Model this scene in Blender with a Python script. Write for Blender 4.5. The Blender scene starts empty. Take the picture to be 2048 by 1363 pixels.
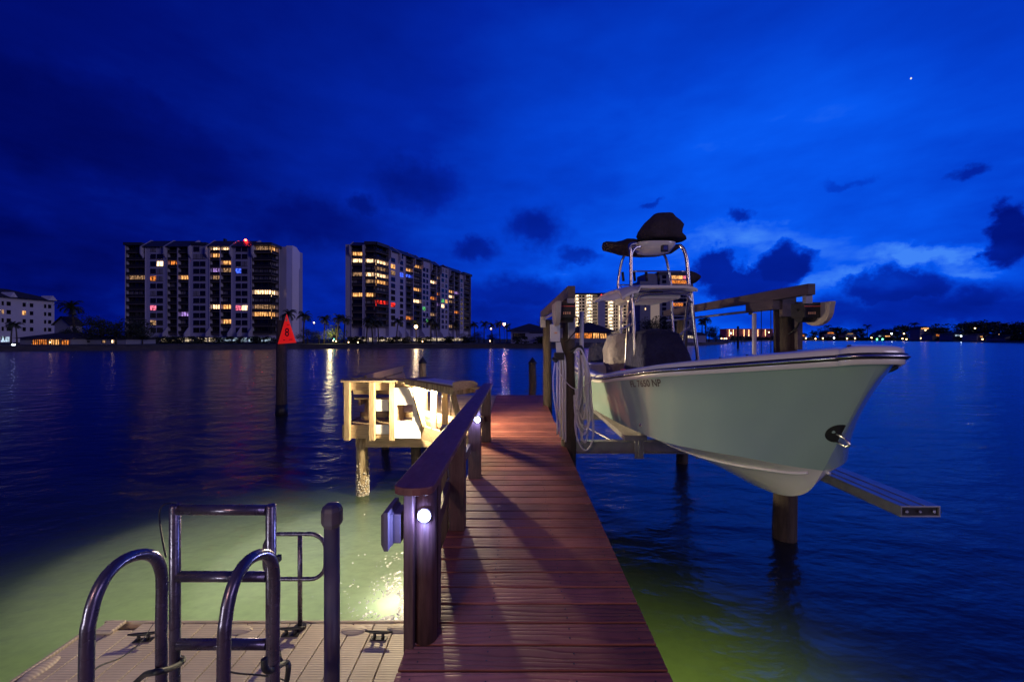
import bpy, math, random
from mathutils import Vector, Matrix
random.seed(7)
sc = bpy.context.scene
COL = sc.collection
F = 796.0; HX = 1024.0; HY = 677.0; CZ = 1.5; WZ = -1.3; LZ = -0.1
R = math.radians
def P(px, py, Y): return Vector(((px-HX)/F*Y, Y, CZ-(py-HY)/F*Y))
def XX(px, Y): return (px-HX)/F*Y
def ZZ(py, Y): return CZ-(py-HY)/F*Y

# ------------------------------------------------------------------ mesh builder
class MB:
    def __init__(s): s.v=[]; s.f=[]; s.m=[]; s.sm=[]
    def face(s, idx, m=0, smooth=False): s.f.append(tuple(idx)); s.m.append(m); s.sm.append(smooth)
    def pts(s, ps):
        b=len(s.v); s.v.extend(tuple(p) for p in ps); return b
    def hexa(s, c, m=0):           # c: 8 corners, bottom 4 then top 4
        b=s.pts(c)
        for q in ((3,2,1,0),(4,5,6,7),(0,1,5,4),(1,2,6,5),(2,3,7,6),(3,0,4,7)): s.face([b+i for i in q], m)
        return s
    def box(s,x0,x1,y0,y1,z0,z1,m=0):
        return s.hexa([(x0,y0,z0),(x1,y0,z0),(x1,y1,z0),(x0,y1,z0),(x0,y0,z1),(x1,y0,z1),(x1,y1,z1),(x0,y1,z1)],m)
    def beam(s,p,q,w,h,up=(0,0,1),m=0):
        p=Vector(p);q=Vector(q);d=(q-p).normalized();up=Vector(up)
        if abs(d.dot(up))>.98: up=Vector((0,1,0))
        r=d.cross(up).normalized()*(w/2);u=r.cross(d).normalized()*(h/2)
        return s.hexa([p-r-u,p+r-u,q+r-u,q-r-u,p-r+u,p+r+u,q+r+u,q-r+u],m)
    def tube(s,ps,r,n=10,m=0,cap=True,closed=False):
        ps=[Vector(p) for p in ps]; k=len(ps)
        rs=r if isinstance(r,(list,tuple)) else [r]*k
        t0=None;rings=[];ref=None
        for i,p in enumerate(ps):
            a=ps[i-1] if (i>0 or closed) else p; b=ps[(i+1)%k] if (i<k-1 or closed) else p
            t=(b-a)
            if t.length<1e-9: t=Vector((0,0,1))
            t.normalize()
            if ref is None:
                ref=Vector((0,0,1)) if abs(t.z)<.9 else Vector((1,0,0))
                ref=(ref-t*ref.dot(t)).normalized()
            else:
                ref=(ref-t*ref.dot(t))
                ref = ref.normalized() if ref.length>1e-6 else t.orthogonal().normalized()
            bn=t.cross(ref)
            rings.append(s.pts([p+(ref*math.cos(2*math.pi*j/n)+bn*math.sin(2*math.pi*j/n))*rs[i] for j in range(n)]))
        for i in range(k-1 if not closed else k):
            a=rings[i];b=rings[(i+1)%k]
            for j in range(n): s.face((a+j,a+(j+1)%n,b+(j+1)%n,b+j),m,True)
        if cap and not closed:
            s.face([rings[0]+j for j in range(n)][::-1],m); s.face([rings[-1]+j for j in range(n)],m)
        return s
    def cyl(s,x,y,z0,z1,r,r1=None,n=16,m=0): return s.tube([(x,y,z0),(x,y,z1)],[r,r if r1 is None else r1],n,m)
    def prism(s,poly,vec,m=0,smooth=False):   # poly: list of 3d pts, extruded by vec
        n=len(poly);vec=Vector(vec);a=s.pts(poly);b=s.pts([Vector(p)+vec for p in poly])
        s.face([a+i for i in range(n)][::-1],m);s.face([b+i for i in range(n)],m)
        for i in range(n): s.face((a+i,a+(i+1)%n,b+(i+1)%n,b+i),m,smooth)
        return s
    def grid(s,rows,m=0,smooth=True,flip=False):
        w=len(rows[0]);b=[s.pts(r) for r in rows]
        for i in range(len(rows)-1):
            for j in range(w-1):
                q=(b[i]+j,b[i]+j+1,b[i+1]+j+1,b[i+1]+j)
                s.face(q[::-1] if flip else q,m,smooth)
        return s
    def sphere(s,c,r,m=0,n=8,k=6,sc=(1,1,1)):
        c=Vector(c);rows=[]
        for i in range(k+1):
            th=math.pi*i/k
            rows.append([c+Vector((math.sin(th)*math.cos(2*math.pi*j/n)*sc[0],math.sin(th)*math.sin(2*math.pi*j/n)*sc[1],math.cos(th)*sc[2]))*r for j in range(n+1)])
        return s.grid(rows,m,True,True)
    def build(s,name,mats,parent=None,bevel=0,fix=True):
        if not isinstance(mats,(list,tuple)): mats=[mats]
        if parent is not None:
            org=Vector((0,0,0));o=parent
            while o is not None: org+=o.location;o=o.parent
        else:
            xs=[v[0] for v in s.v];ys=[v[1] for v in s.v];zs=[v[2] for v in s.v]
            org=Vector(((min(xs)+max(xs))/2,(min(ys)+max(ys))/2,min(zs)))
        me=bpy.data.meshes.new(name)
        me.from_pydata([tuple(Vector(v)-org) for v in s.v],[],s.f)
        for m in mats: me.materials.append(m)
        me.polygons.foreach_set('material_index',s.m)
        me.polygons.foreach_set('use_smooth',s.sm)
        me.update()
        if fix:
            import bmesh
            bm=bmesh.new();bm.from_mesh(me);bmesh.ops.recalc_face_normals(bm,faces=bm.faces);bm.to_mesh(me);bm.free()
        ob=bpy.data.objects.new(name,me);COL.objects.link(ob)
        if parent is not None: ob.parent=parent
        else: ob.location=org
        if bevel:
            md=ob.modifiers.new('bevel','BEVEL');md.width=bevel;md.segments=2;md.limit_method='ANGLE'
        return ob
def tag(o,label,cat,group=None):
    o['label']=label;o['category']=cat
    if group:o['group']=group
    return o
def thing(name,loc,label,cat,group=None):
    o=bpy.data.objects.new(name,None);COL.objects.link(o);o.location=loc;o.empty_display_size=.2
    return tag(o,label,cat,group)
def struct(o): o['kind']='structure';return o
def dup(root,loc,rotz=0,label=None,scale=None):
    r=root.copy();COL.objects.link(r);r.location=loc;r.rotation_euler=(0,0,rotz)
    if scale:r.scale=(scale,)*3 if not isinstance(scale,tuple) else scale
    if label:r['label']=label
    for ch in list(root.children):
        c=ch.copy();COL.objects.link(c);c.parent=r
        for g in ch.children:
            d=g.copy();COL.objects.link(d);d.parent=c
    return r

# ------------------------------------------------------------------ materials
def nd(nt,t,**kw):
    n=nt.nodes.new(t)
    for k,v in kw.items(): setattr(n,k,v)
    return n
def mat(name,c,rough=.6,metal=0,var=.25,vs=6,bump=0,bs=20,stretch=(1,1,1),c2=None,island=0,coat=0,spec=None,rvar=0):
    m=bpy.data.materials.new(name);m.use_nodes=True;nt=m.node_tree;b=nt.nodes['Principled BSDF'];L=nt.links.new
    b.inputs['Roughness'].default_value=rough;b.inputs['Metallic'].default_value=metal
    if spec is not None:b.inputs['Specular IOR Level'].default_value=spec
    if coat:b.inputs['Coat Weight'].default_value=coat;b.inputs['Coat Roughness'].default_value=.08
    tc=nd(nt,'ShaderNodeTexCoord');mp=nd(nt,'ShaderNodeMapping');mp.inputs['Scale'].default_value=stretch
    L(tc.outputs['Object'],mp.inputs['Vector'])
    no=nd(nt,'ShaderNodeTexNoise');no.inputs['Scale'].default_value=vs;no.inputs['Detail'].default_value=6;no.inputs['Roughness'].default_value=.6
    L(mp.outputs[0],no.inputs['Vector'])
    if c2 is None: c2=tuple(x*(1-var) for x in c)
    rp=nd(nt,'ShaderNodeValToRGB');rp.color_ramp.elements[0].position=.32;rp.color_ramp.elements[1].position=.68
    rp.color_ramp.elements[0].color=(*c2,1);rp.color_ramp.elements[1].color=(*c,1);L(no.outputs['Fac'],rp.inputs['Fac'])
    col=rp.outputs['Color']
    if island:
        ge=nd(nt,'ShaderNodeNewGeometry');hs=nd(nt,'ShaderNodeHueSaturation');mr=nd(nt,'ShaderNodeMapRange')
        mr.inputs['To Min'].default_value=1-island;mr.inputs['To Max'].default_value=1+island
        L(ge.outputs['Random Per Island'],mr.inputs['Value']);L(mr.outputs[0],hs.inputs['Value']);L(col,hs.inputs['Color']);col=hs.outputs['Color']
    L(col,b.inputs['Base Color'])
    if rvar:
        mr=nd(nt,'ShaderNodeMapRange');mr.inputs['To Min'].default_value=rough-rvar;mr.inputs['To Max'].default_value=rough+rvar
        n3=nd(nt,'ShaderNodeTexNoise');n3.inputs['Scale'].default_value=vs*2.3;L(mp.outputs[0],n3.inputs['Vector']);L(n3.outputs['Fac'],mr.inputs['Value']);L(mr.outputs[0],b.inputs['Roughness'])
    if bump:
        n2=nd(nt,'ShaderNodeTexNoise');n2.inputs['Scale'].default_value=bs;n2.inputs['Detail'].default_value=5
        L(mp.outputs[0],n2.inputs['Vector']);bp=nd(nt,'ShaderNodeBump');bp.inputs['Strength'].default_value=bump;bp.inputs['Distance'].default_value=.01
        L(n2.outputs['Fac'],bp.inputs['Height']);L(bp.outputs[0],b.inputs['Normal'])
    return m
def emis(name,c,s,sample=False,pattern=0,scale=(1,1,1)):
    m=bpy.data.materials.new(name);m.use_nodes=True;nt=m.node_tree;nt.nodes.clear();L=nt.links.new
    o=nd(nt,'ShaderNodeOutputMaterial');e=nd(nt,'ShaderNodeEmission');e.inputs['Color'].default_value=(*c,1);e.inputs['Strength'].default_value=s
    L(e.outputs[0],o.inputs['Surface'])
    if pattern:
        tc=nd(nt,'ShaderNodeTexCoord');mp=nd(nt,'ShaderNodeMapping');mp.inputs['Scale'].default_value=scale
        L(tc.outputs['Object'],mp.inputs['Vector']);no=nd(nt,'ShaderNodeTexNoise');no.inputs['Scale'].default_value=pattern;no.inputs['Detail'].default_value=3
        L(mp.outputs[0],no.inputs['Vector'])
        mr=nd(nt,'ShaderNodeMapRange');mr.inputs['From Min'].default_value=.36;mr.inputs['From Max'].default_value=.64
        mr.inputs['To Min'].default_value=s*.12;mr.inputs['To Max'].default_value=s*1.7;L(no.outputs['Fac'],mr.inputs['Value']);L(mr.outputs[0],e.inputs['Strength'])
    try: m.cycles.emission_sampling='AUTO' if sample else 'NONE'
    except Exception: pass
    return m
M={}
M['deck']=None
M['wood']=mat('treated_lumber',(.42,.30,.17),.65,c2=(.24,.16,.085),vs=5,stretch=(1,1,1),bump=.25,bs=30,island=.2)
M['wood_x']=mat('treated_lumber_x',(.46,.34,.20),.65,c2=(.27,.18,.10),vs=7,stretch=(.6,6,9),bump=.3,bs=12,island=.22)
M['wood_z']=mat('treated_lumber_z',(.46,.34,.20),.65,c2=(.26,.17,.09),vs=7,stretch=(8,8,.7),bump=.3,bs=12,island=.22)
M['wood_rail']=mat('dark_weathered_wood',(.105,.052,.052),.5,c2=(.05,.022,.025),vs=7,stretch=(8,8,.8),bump=.35,bs=10,island=.15,rvar=.15)
M['capwood']=mat('composite_cap',(.20,.075,.075),.5,c2=(.13,.045,.05),vs=5,stretch=(3,1,3),bump=.15,bs=40,rvar=.12)
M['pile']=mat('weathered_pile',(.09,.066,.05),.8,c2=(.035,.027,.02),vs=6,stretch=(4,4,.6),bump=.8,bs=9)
M['pile_lit']=mat('lamplit_pile',(.42,.33,.20),.8,c2=(.12,.08,.04),vs=5,stretch=(4,4,.7),bump=.8,bs=9)  # paler copy of the pile wood, with lamplight put into its colour
M['barnacle']=mat('barnacle_shell',(.62,.58,.5),.8,var=.5,vs=30,bump=.5,bs=60)
M['black']=mat('black_plastic',(.018,.018,.02),.45,var=.3,bump=.1,bs=60)
M['rubber']=mat('black_rubber',(.02,.02,.022),.55,var=.3)
M['alu']=mat('aluminium',(.42,.41,.42),.42,.75,var=.25,vs=8,bump=.08,bs=40,rvar=.12)
M['steel']=mat('polished_steel',(.66,.64,.66),.27,1,var=.1,vs=10)
M['ladder']=mat('anodised_tube',(.17,.14,.21),.27,.7,c2=(.10,.085,.13),vs=9,bump=.12,bs=50,rvar=.1)
M['pvc']=mat('white_pvc',(.66,.64,.66),.4,var=.15,vs=5,bump=.05)
M['pvc_dark']=mat('grey_vinyl',(.15,.12,.175),.45,var=.2,vs=5,bump=.08)
M['gel_green']=mat('seafoam_gelcoat',(.31,.44,.385),.12,c2=(.29,.41,.365),vs=1.3,coat=.6)
M['gel_white']=mat('white_gelcoat',(.72,.69,.66),.22,var=.06,vs=2,coat=.4)
M['liner']=mat('white_liner',(.62,.60,.64),.4,var=.08,vs=3)
M['canvas']=mat('navy_canvas',(.022,.022,.07),.85,var=.4,vs=5,bump=.5,bs=7)
M['canvas_b']=mat('charcoal_canvas',(.04,.027,.045),.85,var=.4,vs=5,bump=.6,bs=6)
M['canvas_g']=mat('grey_canvas',(.32,.28,.30),.8,var=.3,vs=4,bump=.6,bs=6)
M['white_paint']=mat('white_paint',(.55,.55,.55),.6,var=.12,vs=2)
M['float']=None
M['red']=emis('x',(1,0,0),1)
M['wall']=mat('stucco_pale',(.44,.42,.54),.8,var=.1,vs=.2,bump=.1,bs=2)
M['wall2']=mat('stucco_white',(.62,.60,.64),.8,var=.08,vs=.2)
M['wall3']=mat('stucco_dim',(.30,.30,.34),.8,var=.1,vs=.2)
M['dglass']=mat('dark_window_glass',(.012,.012,.014),.12,var=.3,vs=.5)
M['shut']=mat('pale_shutter',(.30,.28,.30),.7,var=.25,vs=1)
M['rail']=mat('dark_balcony_rail',(.02,.018,.02),.7,var=.3,vs=1)
M['slab']=mat('slab_edge',(.16,.13,.12),.8,var=.3,vs=1)
M['roof']=mat('dark_metal_roof',(.045,.05,.07),.55,var=.3,vs=.5)
M['rooft']=mat('dark_shingle_roof',(.04,.035,.04),.9,var=.4,vs=.7,bump=.5,bs=3)
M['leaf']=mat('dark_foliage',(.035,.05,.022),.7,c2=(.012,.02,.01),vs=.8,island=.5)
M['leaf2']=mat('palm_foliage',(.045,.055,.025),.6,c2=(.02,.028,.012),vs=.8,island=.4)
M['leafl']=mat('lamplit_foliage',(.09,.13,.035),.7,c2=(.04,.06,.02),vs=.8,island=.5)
M['bark']=mat('bark',(.07,.055,.045),.9,var=.5,vs=3)
M['ground']=mat('grass_ground',(.03,.04,.022),.95,c2=(.02,.025,.016),vs=.15)
M['seawall']=mat('seawall_concrete',(.10,.09,.10),.85,c2=(.05,.045,.05),vs=.6,stretch=(1,1,3),bump=.4,bs=2)
for k_ in ('canvas','canvas_b','canvas_g'):
    for n_ in M[k_].node_tree.nodes:
        if n_.type=='BUMP': n_.inputs['Distance'].default_value=.09;n_.inputs['Strength'].default_value=.9
W={}
W['warm']=emis('warm_window',(1,.45,.14),1.2,pattern=1.6,scale=(1.5,1.5,.35))
W['bright']=emis('bright_window',(1,.62,.32),2.5,pattern=1.5,scale=(1.6,1.6,.3))
W['orange']=emis('orange_window',(1,.28,.05),.8,pattern=1.3)
W['dim']=emis('dim_window',(1,.55,.28),.35,pattern=1.5)
W['purple']=emis('purple_window',(.6,.35,1),.6,pattern=1.4)
W['blue']=emis('blue_window',(.05,.12,1),1.6,pattern=1.4)
W['pink']=emis('pink_window',(1,.18,.3),1.2,pattern=1.6)
W['redw']=emis('red_window',(1,.03,.02),1.4,pattern=.8)
W['green']=emis('green_window',(.2,1,.3),.5,pattern=1.2)
W['lobby']=emis('lobby_window',(1,.78,.5),.7,pattern=.9)
W['lobbyc']=emis('cool_lobby_window',(.6,.8,1),.7,pattern=.9)
W['dark']=M['dglass'];W['shut']=M['shut']
M['lampw']=emis('warm_lamp',(1,.6,.25),12)
M['lampwb']=emis('warm_street_lamp',(1,.6,.38),65)
M['lampc']=emis('cool_lamp',(.8,.9,1),25)
M['lampr']=emis('red_beacon_light',(1,.02,.01),60)
M['lampg']=emis('green_lamp',(.1,1,.4),12)
M['led']=emis('led_face',(.82,.9,1),60)

# deck composite
def deck_mat(name,c,c2,axis='X'):
    m=mat(name,c,.6,c2=c2,vs=3,stretch=(1,1,1),island=.28,rvar=.1,spec=.3)
    nt=m.node_tree;L=nt.links.new;b=nt.nodes['Principled BSDF']
    tc=nd(nt,'ShaderNodeTexCoord');ge=nd(nt,'ShaderNodeNewGeometry')
    mp=nd(nt,'ShaderNodeMapping');mp.inputs['Scale'].default_value=(1.1,9,1)
    ad=nd(nt,'ShaderNodeVectorMath',operation='ADD');ml=nd(nt,'ShaderNodeVectorMath',operation='SCALE');ml.inputs['Scale'].default_value=37
    cb=nd(nt,'ShaderNodeCombineXYZ');L(ge.outputs['Random Per Island'],cb.inputs[0]);L(ge.outputs['Random Per Island'],cb.inputs[1])
    L(cb.outputs[0],ml.inputs[0]);L(tc.outputs['Object'],mp.inputs['Vector']);L(mp.outputs[0],ad.inputs[0]);L(ml.outputs[0],ad.inputs[1])
    wv=nd(nt,'ShaderNodeTexWave');wv.bands_direction='Y';wv.inputs['Scale'].default_value=1.1;wv.inputs['Distortion'].default_value=13;wv.inputs['Detail'].default_value=3;wv.inputs['Detail Scale'].default_value=.8
    L(ad.outputs[0],wv.inputs['Vector'])
    pw=nd(nt,'ShaderNodeMath',operation='POWER');pw.inputs[1].default_value=4;L(wv.outputs['Fac'],pw.inputs[0])
    bp=nd(nt,'ShaderNodeBump');bp.invert=True;bp.inputs['Strength'].default_value=.45;bp.inputs['Distance'].default_value=.004;L(pw.outputs[0],bp.inputs['Height']);L(bp.outputs[0],b.inputs['Normal'])
    src=b.inputs['Base Color'].links[0].from_socket
    mx=nd(nt,'ShaderNodeMix',data_type='RGBA',blend_type='MULTIPLY');mr=nd(nt,'ShaderNodeMath',operation='MULTIPLY');mr.inputs[1].default_value=.3
    L(pw.outputs[0],mr.inputs[0]);L(mr.outputs[0],mx.inputs[0]);L(src,mx.inputs[6]);mx.inputs[7].default_value=(.3,.25,.25,1);L(mx.outputs[2],b.inputs['Base Color'])
    return m
M['deck']=deck_mat('red_composite_decking',(.34,.115,.075),(.20,.064,.044))
# floating dock plastic: ribs across
def float_mat():
    m=mat('beige_ribbed_plastic',(.70,.60,.45),.55,c2=(.56,.47,.35),vs=3,island=.08,rvar=.1)
    nt=m.node_tree;L=nt.links.new;b=nt.nodes['Principled BSDF'];tc=nd(nt,'ShaderNodeTexCoord')
    wv=nd(nt,'ShaderNodeTexWave');wv.bands_direction='Y';wv.inputs['Scale'].default_value=14;wv.inputs['Distortion'].default_value=.2
    L(tc.outputs['Object'],wv.inputs['Vector']);bp=nd(nt,'ShaderNodeBump');bp.inputs['Strength'].default_value=.3;bp.inputs['Distance'].default_value=.006
    L(wv.outputs['Fac'],bp.inputs['Height']);L(bp.outputs[0],b.inputs['Normal'])
    src=b.inputs['Base Color'].links[0].from_socket
    mx=nd(nt,'ShaderNodeMix',data_type='RGBA',blend_type='MULTIPLY');mx.inputs[0].default_value=.15;L(src,mx.inputs[6]);L(wv.outputs['Color'],mx.inputs[7]);L(mx.outputs[2],b.inputs['Base Color'])
    return m
M['float']=float_mat()

# ------------------------------------------------------------------ camera
cam=bpy.data.cameras.new('camera');cam.sensor_width=36;cam.lens=36*F/2048;cam.clip_end=9000;cam.clip_start=.05
cam.shift_y=(HY-681.5)/2048*-1*-1
co=bpy.data.objects.new('camera',cam);COL.objects.link(co);co.location=(0,0,CZ);co.rotation_euler=(R(90),0,0);sc.camera=co
sc.view_settings.view_transform='Standard';sc.view_settings.look='None';sc.view_settings.exposure=0;sc.view_settings.gamma=1
sc.render.engine='CYCLES'
try:
    sc.cycles.use_denoising=True;sc.cycles.max_bounces=8;sc.cycles.sample_clamp_indirect=6
except Exception: pass

# ------------------------------------------------------------------ sky
def make_world():
    w=bpy.data.worlds.new('World');sc.world=w;w.use_nodes=True;nt=w.node_tree;nt.nodes.clear();L=nt.links.new
    out=nd(nt,'ShaderNodeOutputWorld');bg=nd(nt,'ShaderNodeBackground');L(bg.outputs[0],out.inputs[0])
    tc=nd(nt,'ShaderNodeTexCoord');sp=nd(nt,'ShaderNodeSeparateXYZ');L(tc.outputs['Generated'],sp.inputs[0])
    def math_(op,a,b=None,c=None):
        n=nd(nt,'ShaderNodeMath',operation=op)
        for i,x in enumerate((a,b,c)):
            if x is None: continue
            if isinstance(x,(int,float)): n.inputs[i].default_value=x
            else: L(x,n.inputs[i])
        return n.outputs[0]
    az=math_('ARCTAN2',sp.outputs[0],sp.outputs[1]);el=math_('ARCSINE',sp.outputs[2])
    cb=nd(nt,'ShaderNodeCombineXYZ');L(az,cb.inputs[0]);L(el,cb.inputs[1])
    n1=nd(nt,'ShaderNodeTexNoise');n1.inputs['Scale'].default_value=14;n1.inputs['Detail'].default_value=7;n1.inputs['Roughness'].default_value=.6;L(cb.outputs[0],n1.inputs['Vector'])
    n1b=nd(nt,'ShaderNodeVectorMath',operation='SUBTRACT');n1b.inputs[1].default_value=(.5,.5,.5);L(n1.outputs['Color'],n1b.inputs[0])
    n1c=nd(nt,'ShaderNodeVectorMath',operation='SCALE');n1c.inputs['Scale'].default_value=.10;L(n1b.outputs[0],n1c.inputs[0])
    dv=nd(nt,'ShaderNodeVectorMath',operation='ADD');L(cb.outputs[0],dv.inputs[0]);L(n1c.outputs[0],dv.inputs[1])
    def ae(px,py):
        a=math.atan((px-HX)/F);return a,math.atan((HY-py)/F*math.cos(a))
    def blob(src,px,py,rx,ry,lo=1.35,hi=.35,rot=0):
        a,e=ae(px,py);a2,_=ae(px+rx,py);_,e2=ae(px,py-ry)
        s=nd(nt,'ShaderNodeVectorMath',operation='SUBTRACT');s.inputs[1].default_value=(a,e,0);L(src,s.inputs[0]);o=s.outputs[0]
        if rot:
            vr=nd(nt,'ShaderNodeVectorRotate',rotation_type='Z_AXIS');vr.inputs['Angle'].default_value=rot;L(o,vr.inputs['Vector']);o=vr.outputs[0]
        d=nd(nt,'ShaderNodeVectorMath',operation='MULTIPLY');d.inputs[1].default_value=(1/max(a2-a,.001),1/max(e2-e,.001),0);L(o,d.inputs[0])
        ln=nd(nt,'ShaderNodeVectorMath',operation='LENGTH');L(d.outputs[0],ln.inputs[0])
        mr=nd(nt,'ShaderNodeMapRange',interpolation_type='SMOOTHSTEP');mr.inputs['From Min'].default_value=lo;mr.inputs['From Max'].default_value=hi
        L(ln.outputs['Value'],mr.inputs['Value']);return mr.outputs[0]
    # base glow
    def gauss(a0,e0,wa,we):
        x=math_('DIVIDE',math_('SUBTRACT',az,R(a0)),R(wa));y=math_('DIVIDE',math_('SUBTRACT',el,R(e0)),R(we))
        return math_('EXPONENT',math_('MULTIPLY',math_('ADD',math_('MULTIPLY',x,x),math_('MULTIPLY',y,y)),-1))
    B=math_('ADD',math_('MULTIPLY',gauss(29,13,54,36),.61),.225)
    # large soft cloudiness
    mp=nd(nt,'ShaderNodeMapping');mp.inputs['Scale'].default_value=(1,2.4,1);mp.inputs['Rotation'].default_value=(0,0,R(-24));L(cb.outputs[0],mp.inputs[0])
    n2=nd(nt,'ShaderNodeTexNoise');n2.inputs['Scale'].default_value=2.2;n2.inputs['Detail'].default_value=5;n2.inputs['Roughness'].default_value=.5;L(mp.outputs[0],n2.inputs['Vector'])
    B=math_('MULTIPLY',B,math_('ADD',math_('MULTIPLY',n2.outputs['Fac'],.55),.74))
    n3=nd(nt,'ShaderNodeTexNoise');n3.inputs['Scale'].default_value=9;n3.inputs['Detail'].default_value=6;n3.inputs['Roughness'].default_value=.55
    mp3=nd(nt,'ShaderNodeMapping');mp3.inputs['Scale'].default_value=(1,2.6,1);mp3.inputs['Rotation'].default_value=(0,0,R(16));L(cb.outputs[0],mp3.inputs[0]);L(mp3.outputs[0],n3.inputs['Vector'])
    low=math_('EXPONENT',math_('MULTIPLY',math_('MAXIMUM',el,0),-3.6))
    B=math_('ADD',B,math_('MULTIPLY',math_('MULTIPLY',math_('SUBTRACT',n3.outputs['Fac'],.5),low),.5))
    # wispy bright patches on the right
    for (px,py,rx,ry,am) in ((1870,505,170,26,.30),(1760,560,200,25,.2),(1960,540,110,20,.2),(1130,545,90,40,.10),(1480,470,200,30,.12),(1980,655,90,10,.12)):
        B=math_('ADD',B,math_('MULTIPLY',math_('MULTIPLY',blob(dv.outputs[0],px,py,rx,ry,1.3,0,0.12),n3.outputs['Fac']),am*1.8))
    dark=None
    for (px,py,rx,ry,am) in ((1565,530,62,48,.85),(1435,535,52,42,.75),(1500,572,110,30,.75),(1072,455,58,42,.6),(950,495,46,26,.55),(1050,590,150,38,.5),
        (830,370,85,55,.45),(640,445,160,55,.45),(1158,512,42,20,.5),(1790,575,120,40,.7),(2020,470,66,60,.85),(1940,343,40,17,.5),(1480,431,24,15,.6),
        (1000,640,300,45,.42),(1750,628,420,42,.6),(1960,600,100,36,.6),(722,408,32,20,.5),(150,260,330,120,.55),(60,500,220,80,.4),(330,330,200,60,.35),(1300,408,22,8,.4),(1690,368,50,14,.25)):
        b=math_('MULTIPLY',blob(dv.outputs[0],px,py,rx,ry,*((1.15,.7) if am>=.7 else (1.35,.35))),am)
        dark=b if dark is None else math_('MAXIMUM',dark,b)
    B=math_('MULTIPLY',B,math_('SUBTRACT',1,math_('MULTIPLY',dark,.62)))
    rp=nd(nt,'ShaderNodeValToRGB');cr=rp.color_ramp
    els=[(0,(0,0,.012)),(.12,(0,.0008,.055)),(.3,(.0003,.005,.17)),(.5,(.0008,.018,.36)),(.7,(.001,.052,.63)),(.85,(.002,.095,.86)),(1,(.05,.23,.93))]
    cr.elements[0].position=0;cr.elements[0].color=(*els[0][1],1);cr.elements[1].position=1;cr.elements[1].color=(*els[-1][1],1)
    for p,c in els[1:-1]:
        e=cr.elements.new(p);e.color=(*c,1)
    L(B,rp.inputs['Fac']);col=rp.outputs['Color']
    # warm violet tint near the horizon
    # planet
    pl=blob(cb.outputs[0],1822,157,2.6,2.6,1,.3)
    mx=nd(nt,'ShaderNodeMix',data_type='RGBA');L(pl,mx.inputs[0]);L(col,mx.inputs[6]);mx.inputs[7].default_value=(1.2,1.2,.9,1);col=mx.outputs[2]
    # nothing below the horizon
    up=math_('GREATER_THAN',sp.outputs[2],-.012);m2=nd(nt,'ShaderNodeMix',data_type='RGBA');L(up,m2.inputs[0]);m2.inputs[6].default_value=(0,0,.004,1);L(col,m2.inputs[7])
    L(m2.outputs[2],bg.inputs[0]);bg.inputs[1].default_value=1.0
make_world()

# ------------------------------------------------------------------ water
def water_mat():
    m=bpy.data.materials.new('night_water');m.use_nodes=True;nt=m.node_tree;nt.nodes.clear();L=nt.links.new
    out=nd(nt,'ShaderNodeOutputMaterial');ge=nd(nt,'ShaderNodeNewGeometry')
    def noise(sx,sy,sc_,det,rot=0):
        mp=nd(nt,'ShaderNodeMapping');mp.inputs['Scale'].default_value=(sx,sy,1);mp.inputs['Rotation'].default_value=(0,0,rot);L(ge.outputs['Position'],mp.inputs[0])
        n=nd(nt,'ShaderNodeTexNoise');n.inputs['Scale'].default_value=sc_;n.inputs['Detail'].default_value=det;n.inputs['Roughness'].default_value=.55;L(mp.outputs[0],n.inputs['Vector']);return n.outputs['Fac']
    a=noise(.7,1.2,1.1,4,.3);b=noise(.8,1.3,5.0,4,-.2);c=noise(.5,1,.16,3,.1)
    b1=nd(nt,'ShaderNodeBump');b1.inputs['Strength'].default_value=.62;b1.inputs['Distance'].default_value=.13;L(a,b1.inputs['Height'])
    b2=nd(nt,'ShaderNodeBump');b2.inputs['Strength'].default_value=.38;b2.inputs['Distance'].default_value=.03;L(b,b2.inputs['Height']);L(b1.outputs[0],b2.inputs['Normal'])
    b3=nd(nt,'ShaderNodeBump');b3.inputs['Strength'].default_value=.5;b3.inputs['Distance'].default_value=.35;L(c,b3.inputs['Height']);L(b2.outputs[0],b3.inputs['Normal'])
    gl=nd(nt,'ShaderNodeBsdfGlossy');gl.inputs['Roughness'].default_value=.2;L(b3.outputs[0],gl.inputs['Normal'])
    gl.inputs['Color'].default_value=(.85,.85,.9,1)
    tr=nd(nt,'ShaderNodeBsdfTranslucent')
    n5=noise(1,1.4,.8,4,.5);n6=noise(1,1.3,9,5,.2)
    r5=nd(nt,'ShaderNodeValToRGB');r5.color_ramp.elements[0].position=.3;r5.color_ramp.elements[0].color=(.66,.76,.48,1);r5.color_ramp.elements[1].position=.7;r5.color_ramp.elements[1].color=(.74,.83,.53,1);L(n5,r5.inputs[0])
    r6=nd(nt,'ShaderNodeMapRange');r6.inputs['From Min'].default_value=.35;r6.inputs['From Max'].default_value=.65;r6.inputs['To Min'].default_value=.95;r6.inputs['To Max'].default_value=1.04;L(n6,r6.inputs[0])
    v6=nd(nt,'ShaderNodeVectorMath',operation='SCALE');L(r5.outputs[0],v6.inputs[0]);L(r6.outputs[0],v6.inputs['Scale']);L(v6.outputs[0],tr.inputs['Color'])
    di=nd(nt,'ShaderNodeBsdfDiffuse');di.inputs['Color'].default_value=(.012,.018,.012,1)
    ad=nd(nt,'ShaderNodeAddShader');L(tr.outputs[0],ad.inputs[0]);L(di.outputs[0],ad.inputs[1])
    fr=nd(nt,'ShaderNodeFresnel');fr.inputs['IOR'].default_value=1.6;L(b3.outputs[0],fr.inputs['Normal'])
    mx=nd(nt,'ShaderNodeMixShader');L(fr.outputs[0],mx.inputs[0]);L(ad.outputs[0],mx.inputs[1]);L(gl.outputs[0],mx.inputs[2]);L(mx.outputs[0],out.inputs[0])
    return m
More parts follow.
